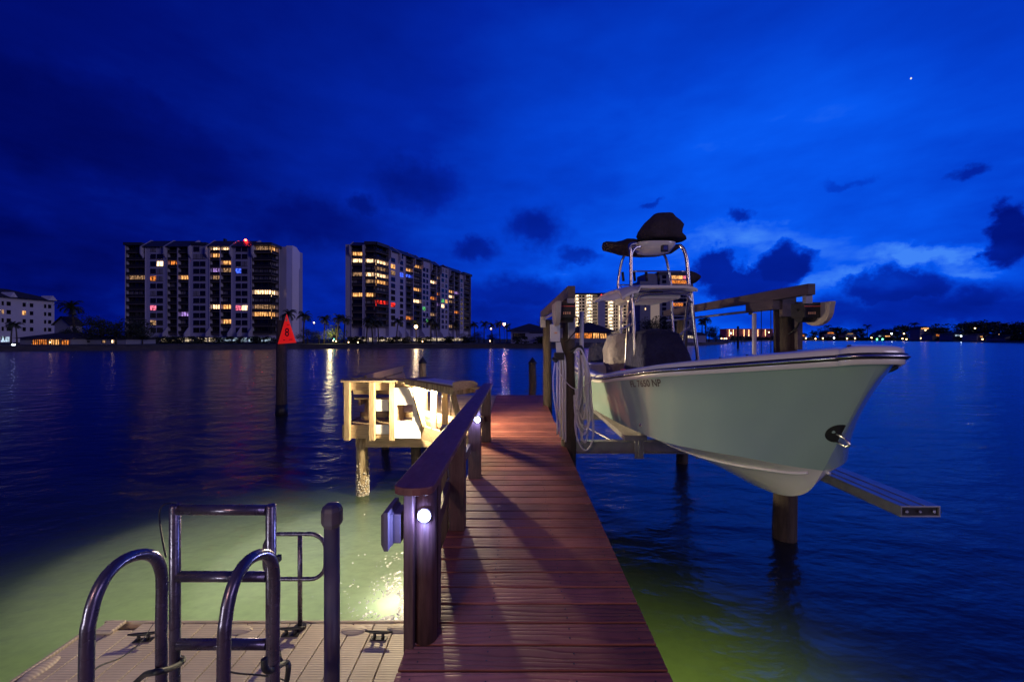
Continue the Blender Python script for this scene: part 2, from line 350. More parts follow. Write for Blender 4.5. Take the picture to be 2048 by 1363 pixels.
w=MB();w.grid([[(-4000,-60,WZ),(4000,-60,WZ)],[(-4000,6000,WZ),(4000,6000,WZ)]],smooth=False)
struct(w.build('water',water_mat(),fix=False))

# land
shore=[(-900,712),(-300,706),(0,702),(300,699.5),(600,697),(850,696),(1100,695.5),(1290,694),(1400,690),(1448,688),(1462,683.8),(1540,681.6),(1650,680.9),(1780,681.4),(1900,682.8),(2048,685.3),(2300,690),(2900,706)]
sh=[]
for px,py in shore:
    Y=(CZ-WZ)*F/(py-HY);sh.append(Vector((XX(px,Y),Y,0)))
g=MB();g.grid([[(p.x,p.y,LZ) for p in sh],[(p.x*1.02,p.y*1.02+1,LZ+.02) for p in sh],[(p.x*1.6,p.y*1.6,LZ+.5) for p in sh],[(p.x*9,p.y*9,LZ+1) for p in sh]],smooth=False)
struct(g.build('ground',M['ground'],fix=False))
s=MB()
for a,b in zip(sh[:-1],sh[1:]):
    d=(b-a);n=int(max(1,min(40,d.length/2.5)))
    for i in range(n):
        p=a+d*(i/n);q=a+d*((i+1)/n)
        s.hexa([(p.x,p.y-.05,WZ-.6),(q.x,q.y-.05,WZ-.6),(q.x,q.y+.3,WZ-.6),(p.x,p.y+.3,WZ-.6),(p.x,p.y-.05,LZ-.15),(q.x,q.y-.05,LZ-.15),(q.x,q.y+.3,LZ-.15),(p.x,p.y+.3,LZ-.15)])
    s.hexa([(a.x,a.y-.25,LZ-.15),(b.x,b.y-.25,LZ-.15),(b.x,b.y+.4,LZ-.15),(a.x,a.y+.4,LZ-.15),(a.x,a.y-.25,LZ+.04),(b.x,b.y-.25,LZ+.04),(b.x,b.y+.4,LZ+.04),(a.x,a.y+.4,LZ+.04)])
tag(s.build('seawall',M['seawall']),'long low concrete seawall running along the far shore at the waterline','seawall')

# ------------------------------------------------------------------ DOCK
SL=.01256
def dl(Y): return SL*Y-.5415
def dr(Y): return SL*Y+.6855
dock=thing('dock',(0.1,6,WZ),'red-brown composite plank dock walkway leading out over the water','dock')
m=MB();sc_=MB();y=-1.55;pitch=.152;k=0
while y<10.55:
    a=y+.012;b=y+pitch-.001
    x0=dl(a)-(.0);x1=dr(a)
    m.hexa([(dl(a),a,-.026),(dr(a),a,-.026),(dr(b),b,-.026),(dl(b),b,-.026),(dl(a),a,0),(dr(a),a,0),(dr(b),b,0),(dl(b),b,0)])
    if 1.5<y<5:
        for fx in (.06,.33,.66,.94):
            X=dl(a)+(dr(a)-dl(a))*fx
            for fy in (.3,.7):
                yy=a+(b-a)*fy+random.uniform(-.01,.01);sc_.cyl(X+random.uniform(-.006,.006),yy,-.002,.0012,.0042,n=8)
    y+=pitch
m.build('deck_boards',M['deck'],dock,bevel=.004)
sc_.build('deck_screws',M['black'],dock)
m=MB()
for off in (.03,.62,1.19):
    m.beam((dl(-1.5)+off,-1.5,-.15),(dl(10.5)+off,10.5,-.15),.045,.235)
m.build('stringer',M['wood_rail'],dock)
m=MB()
for Y in (-1,2.2,5.2,8.2,10.3): m.box(dl(Y)+.01,dr(Y)-.01,Y-.04,Y+.04,-.5,-.272)
m.build('cross_beam',M['wood_rail'],dock)
for i,(X,Y,lb) in enumerate(((-.45,2.3,'nearest round timber pile under the dock walkway'),(.55,5.3,'round timber pile under the right edge of the dock walkway'),(-.35,8.2,'round timber pile under the dock beside the fishing platform'),(.65,8.4,'timber pile under far right edge of dock walkway'))):
    m=MB();m.tube([(X,Y,WZ-1.5),(X,Y,WZ),(X,Y,-.503)],[.12,.115,.105],18)
    tag(m.build('dock_pile',M['pile']),lb,'pile','piles carrying the dock')
# near landing the photographer stands on (partly out of frame)
ld=thing('dock_landing',(-1.2,0,WZ),'near end of the dock where the two ladder rails are fixed','dock')
m=MB();y=-1.5
while y<.98:
    m.box(-2.2,dl(y)-.012,y+.004,y+.148,-.03,-.004);y+=.152
m.build('deck_boards',M['deck'],ld,bevel=.004)
m=MB();m.box(-2.2,dl(1)-.012,.99,1.03,-.27,-.002);m.box(-2.2,dl(1)-.012,-1.5,-1.46,-.27,-.034);m.build('fascia',M['wood_rail'],ld)
for X in (-2.0,-.75):
    m=MB();m.cyl(X,.7,WZ-1,-.034,.11);m.build('pile',M['pile'],ld)

# railing
rl=thing('handrail',(-.45,3.8,0),'dark wooden handrail with wide flat cap along left side of the dock','railing')
def railpost(x0,x1,Y0,Y1,z1=.80):
    m=MB();m.box(x0,x1,Y0,Y1,-.003-.25,z1);return m
# near double post
m=MB();m.tube([(XX(850,1.98),2.0,.002),(XX(850,1.98),2.0,.79)],[.056,.054],20);m.build('post',M['wood_rail'],rl)
m=MB();m.box(XX(806,1.92),XX(829,1.95),1.925,2.03,-.25,.79);m.build('side_board',M['wood_rail'],rl,bevel=.004)
m=MB();m.box(XX(862,2.1),XX(879,2.1),2.07,2.15,.002,.79);m.build('post',M['wood_rail'],rl,bevel=.004)
for (pa,pb,Y) in ((898,929,3.10),(936,961,4.25),(963,981,5.77)):
    m=MB();m.box(XX(pa,Y),XX(pb,Y),Y,Y+.12,.002 if XX(pa,Y)>dl(Y) else -.24,.79);m.build('post',M['wood_rail'],rl,bevel=.005)
m=MB();m.box(XX(882,3.25),XX(897,3.25),3.2,3.3,-.24,.79);m.build('post',M['wood_rail'],rl,bevel=.004)
# cap with rounded near end
poly=[]
xl=-.535;xr=-.352
for t in range(9):
    a=math.pi+math.pi*t/8;poly.append(((xl+xr)/2+math.cos(a)*(xr-xl)/2,1.815+math.sin(a)*.05,.80))
Ye=5.95
poly+= [(xr+SL*(Ye-1.9)+.012,Ye,.80),(xl+SL*(Ye-1.9)+.06,Ye,.80)]
m=MB();m.prism(poly,(0,0,.036));m.build('cap_rail',M['capwood'],rl,bevel=.006)
m=MB();m.beam((-.455,2.02,.34),(XX(893,3.1)+.01,3.12,.34),.038,.09);m.build('mid_rail',M['wood_rail'],rl,bevel=.004)
m=MB();m.beam((XX(893,3.1)+.01,3.14,.34),(XX(938,4.2),4.22,.34),.038,.09);m.beam((XX(938,4.2),4.38,.34),(XX(966,5.7),5.75,.34),.038,.09);m.build('mid_rail',M['wood_rail'],rl,bevel=.004)
# horizontal stub with end cap
st=thing('post_stub',(-.6,1.98,.45),'short horizontal sleeved post stub with moulded end cap pointing over the water','post stub')
m=MB();m.box(XX(790,1.98),XX(807,1.98),1.93,2.05,ZZ(1076,1.98),ZZ(1019,1.98));m.build('sleeve',M['pvc_dark'],st,bevel=.004)
m=MB();zc=(ZZ(1076,1.98)+ZZ(1019,1.98))/2
def sq(x,h): return [(x,1.99-h,zc-h),(x,1.99+h,zc-h),(x,1.99+h,zc+h),(x,1.99-h,zc+h)]
xs=[(XX(793,1.98),.072),(XX(788,1.98),.079),(XX(786,1.98),.092),(XX(778,1.98),.092),(XX(776,1.98),.086),(XX(770,1.98),.070),(XX(767,1.98),.03)]
rows=[sq(x,h)+[sq(x,h)[0]] for x,h in xs];m.grid(rows,smooth=False);b0=m.pts(sq(*xs[-1]));m.face((b0,b0+1,b0+2,b0+3))
m.build('end_cap',M['pvc_dark'],st)
# LED post lights
def led(c,lb):
    t=thing('post_light',c,lb,'light','round white lights on the handrail posts')
    m=MB();rows=[]
    for (rr,dy) in ((.001,.0),(.034,.0),(.036,-.006),(.034,-.013),(.028,-.016)):
        rows.append([(c[0]+rr*math.cos(2*math.pi*j/24),c[1]+dy,c[2]+rr*math.sin(2*math.pi*j/24)) for j in range(25)])
    m.grid(rows);m.build('bezel',M['pvc'],t)
    m=MB();rows=[]
    for (rr,dy) in ((.028,-.015),(.022,-.019),(.012,-.0215),(.0005,-.022)):
        rows.append([(c[0]+rr*math.cos(2*math.pi*j/24),c[1]+dy,c[2]+rr*math.sin(2*math.pi*j/24)) for j in range(25)])
    m.grid(rows);m.build('lens',M['led'],t)
    l=bpy.data.lights.new('post_lamp','POINT');l.energy=6;l.color=(.3,.38,1);l.shadow_soft_size=.02
    o=bpy.data.objects.new('post_lamp',l);COL.objects.link(o);o.parent=t;o.location=(0,-.05,0)
led((XX(848,1.93),1.944,ZZ(1031,1.93)),'nearest round white light glowing on the end post of the handrail')
led((XX(954,4.2),4.248,ZZ(840,4.2)),'farther round white light glowing midway along the handrail')

# ------------------------------------------------------------------ FISHING PLATFORM
A=Vector((-2.92,7.0,0));Bp=Vector((-1.62,7.0,0));Cp=Vector((-.47,5.80,0))
plat=thing('fishing_platform',(-1.7,8.8,WZ),'pale timber platform built onto left side of the dock, brightly lit','platform')
m=MB();y=7.02
while y<10.5:
    m.box(-2.9,dl(y)-.01,y,y+.145,-.035,-.004);y+=.15
# triangular infill
y=5.95
while y<7.0:
    t=(y-5.8)/1.2;x0=-.47-1.15*t
    m.hexa([(x0+.13,y,-.035),(dl(y)-.01,y,-.035),(dl(y)-.01,y+.143,-.035),(x0+.0,y+.143,-.035),(x0+.13,y,-.004),(dl(y)-.01,y,-.004),(dl(y)-.01,y+.143,-.004),(x0+.0,y+.143,-.004)]);y+=.15
m.build('deck_boards',M['wood_x'],plat,bevel=.003)
m=MB();m.box(-2.95,-1.62,6.955,6.995,-.24,-.003);m.build('skirt_board',M['wood_x'],plat,bevel=.003)
m=MB();d=(Cp-Bp).normalized();nn=Vector((-d.y,d.x,0))*-1
m.beam(Bp+Vector((0,-.02,-.12)),Cp+Vector((0,-.02,-.12)),.04,.235);m.build('skirt_board',M['wood_x'],plat,bevel=.003)
m=MB();m.box(-2.97,-2.93,6.96,10.6,-.24,-.003);m.build('skirt_board',M['wood'],plat,bevel=.003)
m=MB();m.box(-2.8,-.6,7.12,7.2,-.44,-.245);m.build('bearer_beam',M['wood_x'],plat,bevel=.003)
m=MB();m.box(-2.8,-.6,10.1,10.2,-.44,-.245);m.build('bearer_beam',M['wood_x'],plat,bevel=.003)
def pl(x0,x1,y0,y1,z0,z1,name,mt='wood_z'):
    m=MB();m.box(x0,x1,y0,y1,z0,z1);return m.build(name,M[mt],plat,bevel=.003)
for px in (698,747,787): X=XX(px,6.97);pl(X-.045,X+.045,6.865,6.952,-.26,.745,'rail_post')
pl(-2.96,-2.89,7.0,7.09,-.003,.745,'rail_post')
m=MB();m.box(XX(684,6.9),-1.44,6.83,7.0,.75,.785);m.build('cap_rail',M['wood_x'],plat,bevel=.004)
m=MB();m.box(-3.02,-2.86,7.002,10.7,.75,.785);m.build('cap_rail',M['wood'],plat,bevel=.004)
for Y in (8.05,9.2,10.5): pl(-2.985,-2.9,Y,Y+.09,-.24,.745,'rail_post')
pl(-2.9,-1.5,6.955,6.985,.60,.745,'rail_board','wood_x')
m=MB();m.box(-2.985,-2.96,7.02,10.6,.50,.62);m.build('rail_board',M['wood'],plat,bevel=.003)
# far rail and right stub to the dock
m=MB();m.box(-2.985,-2.96,7.02,10.6,.64,.745);m.build('rail_board',M['wood'],plat,bevel=.003)
# corner rail near the handrail end
m=MB();m.beam((-.98,6.42,.765),(-.47,5.92,.765),.14,.035);m.build('cap_rail',M['wood_x'],plat,bevel=.003)
m=MB();m.beam((-1.55,6.98,.20),(-.5,5.95,.18),.035,.10);m.build('rail_board',M['wood_x'],plat,bevel=.003)
for px,Y in ((890,6.33),(868,6.7)):
    X=XX(px,Y);m=MB();m.box(X-.045,X+.045,Y-.045,Y+.045,-.003,.69);m.build('rail_post',M['wood_z'],plat,bevel=.003)
# solid back boards (boxed bench backs)
def bench(name,lb,u0,u1,fn):
    t=thing(name,fn((u0+u1)/2,.3,0),lb,'bench','timber benches built against the platform rails')
    def bx(ua,ub,da,db,za,zb,nm,mt='wood_x'):
        m=MB();c=[fn(ua,da,za),fn(ub,da,za),fn(ub,db,za),fn(ua,db,za),fn(ua,da,zb),fn(ub,da,zb),fn(ub,db,zb),fn(ua,db,zb)]
        m.hexa(c);m.build(nm,M[mt],t,bevel=.003)
    bx(u0,u1,.20,.33,.40,.435,'seat_board');bx(u0,u1,.34,.47,.40,.435,'seat_board');bx(u0,u1,.48,.60,.40,.435,'seat_board')
    for z0,dd in ((.50,.17),(.66,.12)):
        m=MB();c=[fn(u0,dd,z0),fn(u1,dd,z0),fn(u1,dd+.03,z0),fn(u0,dd+.03,z0),fn(u0,dd-.04,z0+.14),fn(u1,dd-.04,z0+.14),fn(u1,dd-.01,z0+.14),fn(u0,dd-.01,z0+.14)]
        m.hexa(c);m.build('back_board',M['wood_x'],t,bevel=.003)
    n=3
    for i in range(n):
        u=u0+.08+(u1-u0-.2)*i/(n-1)
        bx(u,u+.09,.5,.58,-.002,.398,'leg','wood_z');bx(u,u+.04,.2,.49,.30,.398,'seat_bearer','wood_z')
    bx(u0,u1,.485,.498,.02,.12,'foot_rail')
    return t
bench('bench','slatted timber bench along the front rail of the lit platform',0.02,1.22,lambda u,d,z:Vector((-2.88+u,7.0+d,z)))
bench('bench','slatted timber bench along the left rail running away from the camera',0.75,3.3,lambda u,d,z:Vector((-2.95+d,7.0+u,z)))
# white painted storage panel in front
pn=thing('storage_box',(-1.85,7.1,0),'white dock storage cupboard with square opening, standing at the platform front','cupboard')
m=MB()
xa=XX(790,6.93);xb=XX(842,6.93);zt=ZZ(776,6.93)
ox0=XX(795,6.93);ox1=XX(827,6.93);oz0=ZZ(840,6.93);oz1=ZZ(808,6.93)
y0,y1=6.875,6.895
m.box(xa,ox0,y0,y1,-.22,zt);m.box(ox1,xb,y0,y1,-.22,zt);m.box(ox0,ox1,y0,y1,-.22,oz0);m.box(ox0,ox1,y0,y1,oz1,zt)
m.build('front_panel',M['white_paint'],pn)
m=MB();m.box(xa,xa+.02,6.998,7.45,.001,zt);m.build('side_panel',M['wood_z'],pn)
m=MB();m.box(xb-.02,xb,6.998,7.45,.001,zt);m.build('side_panel',M['wood_z'],pn)
m=MB();m.box(xa-.01,xb+.01,6.87,7.46,zt+.001,zt+.02);m.build('lid',M['white_paint'],pn)
m=MB();m.box(xb-.05,xb-.02,6.862,6.874,.19,.25);m.build('hinge',M['black'],pn)
# white lower panels between the front posts
for (pa,pb,za,zb) in ((752,780,-.16,.0),(752,778,.24,.44)):
    m=MB();m.box(XX(pa,6.96),XX(pb,6.96),6.94,6.953,za,zb);m.build('infill_panel',M['white_paint'],plat)
# fish cleaning table
ft=thing('fish_cleaning_table',(-1.1,6.2,0),'weathered fish cleaning table with pale cutting top, braced out over the platform edge','table')
d=(Cp-Bp).normalized();out=Vector((d.y,-d.x,0))
if out.y>0: out=-out
T0=Bp+d*.02+Vector((0,0,.0));T1=Bp+d*1.42
def tt(u,o,z): return T0+(T1-T0)*u+out*o+Vector((0,0,z))
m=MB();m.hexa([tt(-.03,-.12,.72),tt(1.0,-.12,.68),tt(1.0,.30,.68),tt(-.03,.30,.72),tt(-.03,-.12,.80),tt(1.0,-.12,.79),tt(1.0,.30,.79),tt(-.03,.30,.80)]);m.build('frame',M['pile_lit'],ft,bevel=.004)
m=MB();m.hexa([tt(-.04,-.13,.801),tt(1.0,-.13,.791),tt(1.0,.31,.791),tt(-.04,.31,.801),tt(-.04,-.13,.82),tt(1.0,-.13,.81),tt(1.0,.31,.81),tt(-.04,.31,.82)]);m.build('table_top',M['wood_rail'],ft,bevel=.003)
m=MB();m.hexa([tt(.25,-.05,.819),tt(.96,-.05,.811),tt(.96,.27,.811),tt(.25,.27,.819),tt(.25,-.05,.832),tt(.96,-.05,.826),tt(.96,.27,.826),tt(.25,.27,.832)]);m.build('cutting_board',M['pvc'],ft,bevel=.002)
m=MB();m.prism([tt(1.001,-.13,.77),tt(1.001,.31,.745),tt(1.001,.31,.87),tt(1.001,.2,.885),tt(1.001,-.05,.87),tt(1.001,-.13,.83)],(T1-T0).normalized()*.03);m.build('splash_board',M['wood_x'],ft)
for u in (.12,.93):
    m=MB();m.beam(tt(u,.24,.69),tt(u,.03,.0),.045,.08);m.build('brace',M['pile_lit'],ft,bevel=.003)
# lamp under the table
fl=thing('floodlight',(-1.39,6.53,.50),'small floodlight fixed under the fish cleaning table, lighting the platform','light')
m=MB();m.cyl(-1.39,6.53,.64,.69,.035);m.build('housing',M['black'],fl)
l=bpy.data.lights.new('flood_lamp','POINT');l.energy=500;l.color=(1,.82,.50);l.shadow_soft_size=.05
o=bpy.data.objects.new('flood_lamp',l);COL.objects.link(o);o.parent=fl;o.location=(0,0,.07)
fl=thing('floodlight',(-1.15,7.25,.50),'added fill lamp on a thin stem standing on the platform behind the fish cleaning table','light')
m=MB();m.cyl(-1.15,7.25,.60,.66,.03);m.cyl(-1.12,7.28,.0,.599,.012);m.build('housing',M['black'],fl)
l=bpy.data.lights.new('platform_fill','POINT');l.energy=85;l.color=(1,.68,.38);l.shadow_soft_size=.04  # invented lamp, added to light the left rail and benches
o=bpy.data.objects.new('platform_fill',l);COL.objects.link(o);o.parent=fl;o.location=(-.03,-.03,.05)
# platform piles
def pile(name,X,Y,z1,r,lb,mt='pile',cap=False,grp=None,barn=False):
    t=thing(name,(X,Y,WZ),lb,'pile',grp)
    m=MB();n=10;m.tube([(X+random.uniform(-.01,.01),Y,WZ-1.2+(z1-WZ+1.2)*i/n) for i in range(n+1)],[r*(1.06-.12*i/n)+random.uniform(-.004,.004) for i in range(n+1)],20);m.build('trunk',M[mt],t)
    if cap:
        m=MB();rows=[]
        for rr,zz in ((r*1.02,z1-.02),(r*1.12,z1-.015),(r*1.12,z1+.02),(r*.5,z1+.12),(.002,z1+.19)):
            rows.append([(X+rr*math.cos(2*math.pi*j/16),Y+rr*math.sin(2*math.pi*j/16),zz) for j in range(17)])
        m.grid(rows,smooth=False);m.build('cone_cap',M['black'],t)
    if barn:
        m=MB()
        for i in range(420):
            a=random.uniform(0,2*math.pi);z=WZ-.02+abs(random.gauss(0,.26));rr=random.uniform(.006,.017)
            if z>WZ+.85: continue
            m.sphere((X+math.cos(a)*r*1.03,Y+math.sin(a)*r*1.03,z),rr,n=5,k=4)
        bb=m.build('barnacles',M['barnacle'],t);bb['kind']='stuff'
    return t
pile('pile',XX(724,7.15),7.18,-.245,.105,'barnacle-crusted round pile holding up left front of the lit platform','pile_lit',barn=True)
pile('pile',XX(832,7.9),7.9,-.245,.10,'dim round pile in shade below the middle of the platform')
pile('pile',XX(770,10.1),10.15,-.44,.10,'dim round pile at the back left below the platform')
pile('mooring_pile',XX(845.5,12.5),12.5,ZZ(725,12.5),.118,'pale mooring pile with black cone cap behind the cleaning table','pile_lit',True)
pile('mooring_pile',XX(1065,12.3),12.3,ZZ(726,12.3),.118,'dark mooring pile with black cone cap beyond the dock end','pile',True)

# ------------------------------------------------------------------ LIFT
G='timber piles of the boat lift'
pile('lift_pile',.79,5.6,1.98,.105,'dark lift pile nearest the dock, hung with hoses and conduits',grp=G)
pile('lift_pile',.80,9.0,1.93,.10,'lift pile at the far left corner beyond the dock edge',grp=G)
pile('lift_pile',3.84,5.6,1.95,.145,'thick lift pile behind the bow at right',grp=G)
pile('lift_pile',3.84,9.0,1.95,.12,'lift pile at the far right corner hidden behind the boat tower',grp=G)
lift=thing('boat_lift',(2.2,6.8,WZ),'aluminium boat lift with overhead beams and cradle holding the boat','boat lift')
def box(mbm,*a): mbm.box(*a);return mbm
M['beam']=mat('stained_beam',(.11,.08,.095),.55,.2,c2=(.06,.045,.055),vs=4,stretch=(4,.6,4),bump=.2,bs=20,rvar=.1)
m=MB();m.box(.67,.76,4.78,9.4,1.995,2.135);m.build('top_beam',M['beam'],lift,bevel=.004)
m=MB();m.box(3.57,3.66,4.80,9.4,2.03,2.165);m.build('top_beam',M['beam'],lift,bevel=.004)
m=MB();m.tube([(3.62,5.6,1.915),(3.62,9.3,1.915)],.02,10);m.build('drive_shaft',M['alu'],lift)
m=MB();m.tube([(.715,5.4,1.93),(.715,9.3,1.93)],.02,10);m.build('drive_shaft',M['alu'],lift)
m=MB();m.box(3.55,3.68,5.42,6.05,1.90,2.028);m.cyl(3.6,6.0,1.86,2.0,.03);m.build('winder_bracket',M['beam'],lift,bevel=.004)
m=MB();m.box(3.67,3.86,5.40,5.47,1.80,2.1);m.box(3.86,3.93,5.38,5.44,1.35,2.0);m.build('pile_bracket',M['beam'],lift,bevel=.004)
m=MB();m.box(.765,.85,5.40,5.47,1.50,1.99);m.build('pile_bracket',M['alu'],lift,bevel=.004)
m=MB();m.box(.63,.75,8.87,8.93,1.75,1.99);m.build('pile_bracket',M['alu'],lift,bevel=.004)
def drive(sx,xin,xp,lb):
    # motor block, D shaped flat cover, beam end bracket
    m=MB();m.box(min(xin,xp),max(xin,xp),4.9,5.14,1.76,1.95);m.tube([(min(xin,xp)+.01,5.02,1.79),(max(xin,xp)-.01,5.02,1.79)],.085,18);mo=m.build('drive_motor',M['black'],lift,bevel=.006)
    m=MB();m.box(xin-.0 if sx>0 else xp,xp if sx>0 else xin,4.893,4.898,1.895,1.905)
    m.build('stripe',M['redstripe'],mo)
    m=MB();pts=[]
    for (yy,zz) in ((4.74,1.95),(5.26,1.95)): pts.append((xp,yy,zz))
    for i in range(13):
        a=-math.pi*i/12;pts.append((xp,5.0+.25*math.cos(a)*(1 if math.cos(a)>0 else .95),1.86+math.sin(a)*.2))
    m.prism(pts,(.065*sx,0,0));m.build('drive_cover',M['pvc_cover'],lift,bevel=.012)
    m=MB();
    for i in range(4): m.box(min(xin,xp)+.04+i*.025,min(xin,xp)+.052+i*.025,4.884,4.892,1.80,1.83)
    m.build('label',M['label'],mo)
M['redstripe']=mat('red_reflective_stripe',(.75,.12,.10),.4,var=.1)
M['pvc_cover']=mat('cream_cover',(.44,.38,.34),.45,var=.15,vs=6)
M['label']=mat('orange_label_digits',(.85,.45,.25),.5,var=.1)
drive(-1,.78,.59,'')
drive(1,3.60,3.80,'')
m=MB();m.box(3.575,3.655,4.84,4.9,1.93,2.028);m.build('end_bracket',M['alu'],lift)
m=MB();m.box(.675,.755,4.82,4.9,1.93,1.993);m.build('end_bracket',M['alu'],lift)
def ibeam(mm,x0,x1,Y,z0,z1,w=.12):
    mm.box(x0,x1,Y-w/2,Y+w/2,z0,z0+.012);mm.box(x0,x1,Y-w/2,Y+w/2,z1-.012,z1);mm.box(x0,x1,Y-.006,Y+.006,z0+.012,z1-.012);return mm
ibeam(MB(),.9,3.55,5.6,-.10,.07).build('cradle_beam',M['alu'],lift)
ibeam(MB(),.9,3.55,7.9,-.10,.07).build('cradle_beam',M['alu'],lift)
m=MB();m.box(1.70,1.82,5.50,5.53,-.16,.16);m.box(1.74,1.77,5.47,5.5,-.12,.14);m.build('bunk_bracket',M['alu'],lift,bevel=.003)
m=MB();m.box(2.55,2.59,5.5,5.53,-.16,.0);m.build('bunk_bracket',M['alu'],lift,bevel=.003)
m=MB();m.box(3.02,3.14,5.50,5.53,-.1,.155);m.build('bunk_bracket',M['alu'],lift,bevel=.003)
m=MB();m.box(1.5,1.8,5.3,8.4,.14,.21);m.build('bunk_board',M['alu'],lift,bevel=.004)
# long front bunk with channel form and bolt holes shown at the end
bk=MB();bk.box(2.92,3.22,2.99,8.4,.160,.172);bk.box(2.92,3.22,2.99,8.4,.232,.244)
bk.box(2.92,2.932,2.99,8.4,.172,.232);bk.box(3.208,3.22,2.99,8.4,.172,.232)
bk.box(2.99,3.0,2.995,8.4,.2445,.249);bk.box(3.10,3.11,2.995,8.4,.2445,.249)
bo=bk.build('bunk_board',M['alu'],lift,bevel=.002)
m=MB();m.box(2.933,3.207,3.0,3.012,.173,.231);m.build('end_plate',M['black'],bo)
m=MB()
for X in (2.965,3.065,3.17): m.tube([(X,2.985,.203),(X,2.999,.203)],.011,12)
m.build('bolt',M['steel'],bo)
m=MB();m.tube([(.98,5.6,.14),(.98,5.6,1.88)],.03,16);m.tube([(.98,5.6,-.0),(.98,5.6,.14)],.022,10);m.build('guide_pole',M['pvc'],lift)
m=MB();m.tube([(3.42,5.62,.08),(3.42,5.62,1.86)],.028,16);m.build('guide_pole',M['pvc'],lift)
for X in (3.52,3.655):
    m=MB();m.tube([(X,5.62,.05),(X,5.62,1.91)],.0055,6);m.build('lift_cable',M['black'],lift)
m=MB();m.tube([(.93,5.62,.05),(.88,5.62,1.93)],.005,6);m.build('lift_cable',M['steel'],lift)
m=MB();m.tube([(.93,7.9,.0),(1.4,7.0,-.1),(1.6,5.7,-.05)],.015,8);m.build('tie_rod',M['alu'],lift)
# motor power cable
def curve(pts,n=10):
    pts=[Vector(p) for p in pts];out=[]
    q=[pts[0]*2-pts[1]]+pts+[pts[-1]*2-pts[-2]]
    for i in range(1,len(q)-2):
        for j in range(n):
            t=j/n;a,b,c,d=q[i-1],q[i],q[i+1],q[i+2]
            out.append(.5*((2*b)+(c-a)*t+(2*a-5*b+4*c-d)*t*t+(3*b-a-3*c+d)*t**3))
    out.append(pts[-1]);return out
m=MB();m.tube(curve([P(1150,632,5.0),P(1158,640,5.0),P(1152,660,5.1),P(1140,675,5.3),P(1130,684,5.45)]),.008,8);m.build('power_cable',M['rubber'],lift)
m=MB();m.tube(curve([P(1594,618,5.0),P(1600,630,5.05),P(1596,650,5.2),P(1586,662,5.4),P(1578,668,5.45)]),.011,8);m.build('power_cable',M['rubber'],lift)
# electrical box
eb=thing('electrical_box',P(1110,684,5.3),'grey electrical box with switch mounted beside the near lift pile','electrical box')
m=MB();a=P(1101,683,5.35);b=P(1120,648,5.35);m.box(a.x,b.x,5.33,5.45,a.z,b.z);m.build('case',M['pvc'],eb,bevel=.006)
m=MB();m.box(a.x+.05,a.x+.085,5.31,5.328,(a.z+b.z)/2-.01,(a.z+b.z)/2+.012);m.build('switch',M['label'],eb)
m=MB();m.box(a.x+.005,b.x+.05,5.452,5.50,a.z+.05,b.z-.05);m.build('mounting_plate',M['alu'],eb)
# conduits on the pile
ec=thing('conduit_bundle',P(1120,870,5.4),'bundle of pale vertical conduits clamped to the near lift pile','conduit')
for i,px in enumerate((1114,1119.5,1125,1130)):
    m=MB();m.tube(curve([P(1113+i*2,684,5.38),P(1114+i*3,700,5.4),P(px,722,5.42),P(px+.5,790,5.43),P(px+1,868 + i*5,5.45)]),.0135,8);m.build('conduit',M['pvc'],ec)
m=MB();m.beam(P(1108,712,5.40),P(1128,712,5.40),.09,.10);m.tube([P(1106,716,5.35),P(1114,722,5.3)],.03,10);m.build('hose_hanger',M['black'],ec,bevel=.01)
m=MB();m.tube(curve([P(1110,725,5.38),P(1106,760,5.38),P(1109,800,5.38),P(1113,830,5.38),P(1116,864,5.4)]),.009,8);m.build('thin_cable',M['pvc'],ec)
m=MB();m.tube(curve([P(1112,722,5.35),P(1124,752,5.3),P(1145,775,5.2),P(1165,775,5.1),P(1190,752,5.0),P(1200,748,5.6)]),.0055,6);m.build('thin_cable',M['pvc'],ec)
# hose coil
hc=thing('garden_hose',P(1165,800,5.4),'pale coiled hose hanging in long loops on the near lift pile','hose')
m=MB();random.seed(3)
for (xl_,xr_,yb,dy) in ((1150,1186,900,5.36),(1152,1182,858,5.40),(1149,1180,868,5.32),(1156,1176,885,5.44),(1151,1172,838,5.48),(1148,1185,852,5.5)):
    c=[P(1148,706,dy),P(1156,697,dy),P(1165,704,dy),P((xr_+1165)/2+2,740,dy),P(xr_-3,800,dy),P(xr_,yb-28,dy),P((xl_+xr_)/2+4,yb,dy),P(xl_+6,yb-20,dy),P(xl_,yb-60,dy),P(xl_+7,790,dy),P(1158,730,dy+.04),P(1153,712,dy+.05)]
    m.tube(curve(c,8),.0125,8)
hcoil=m.build('hose_coil',M['pvc'],hc)
m=MB();m.tube(curve([P(1141,704,5.45),P(1160,694,5.42),P(1166,708,5.42)]),.03,8);m.build('hanger',M['black'],hc)

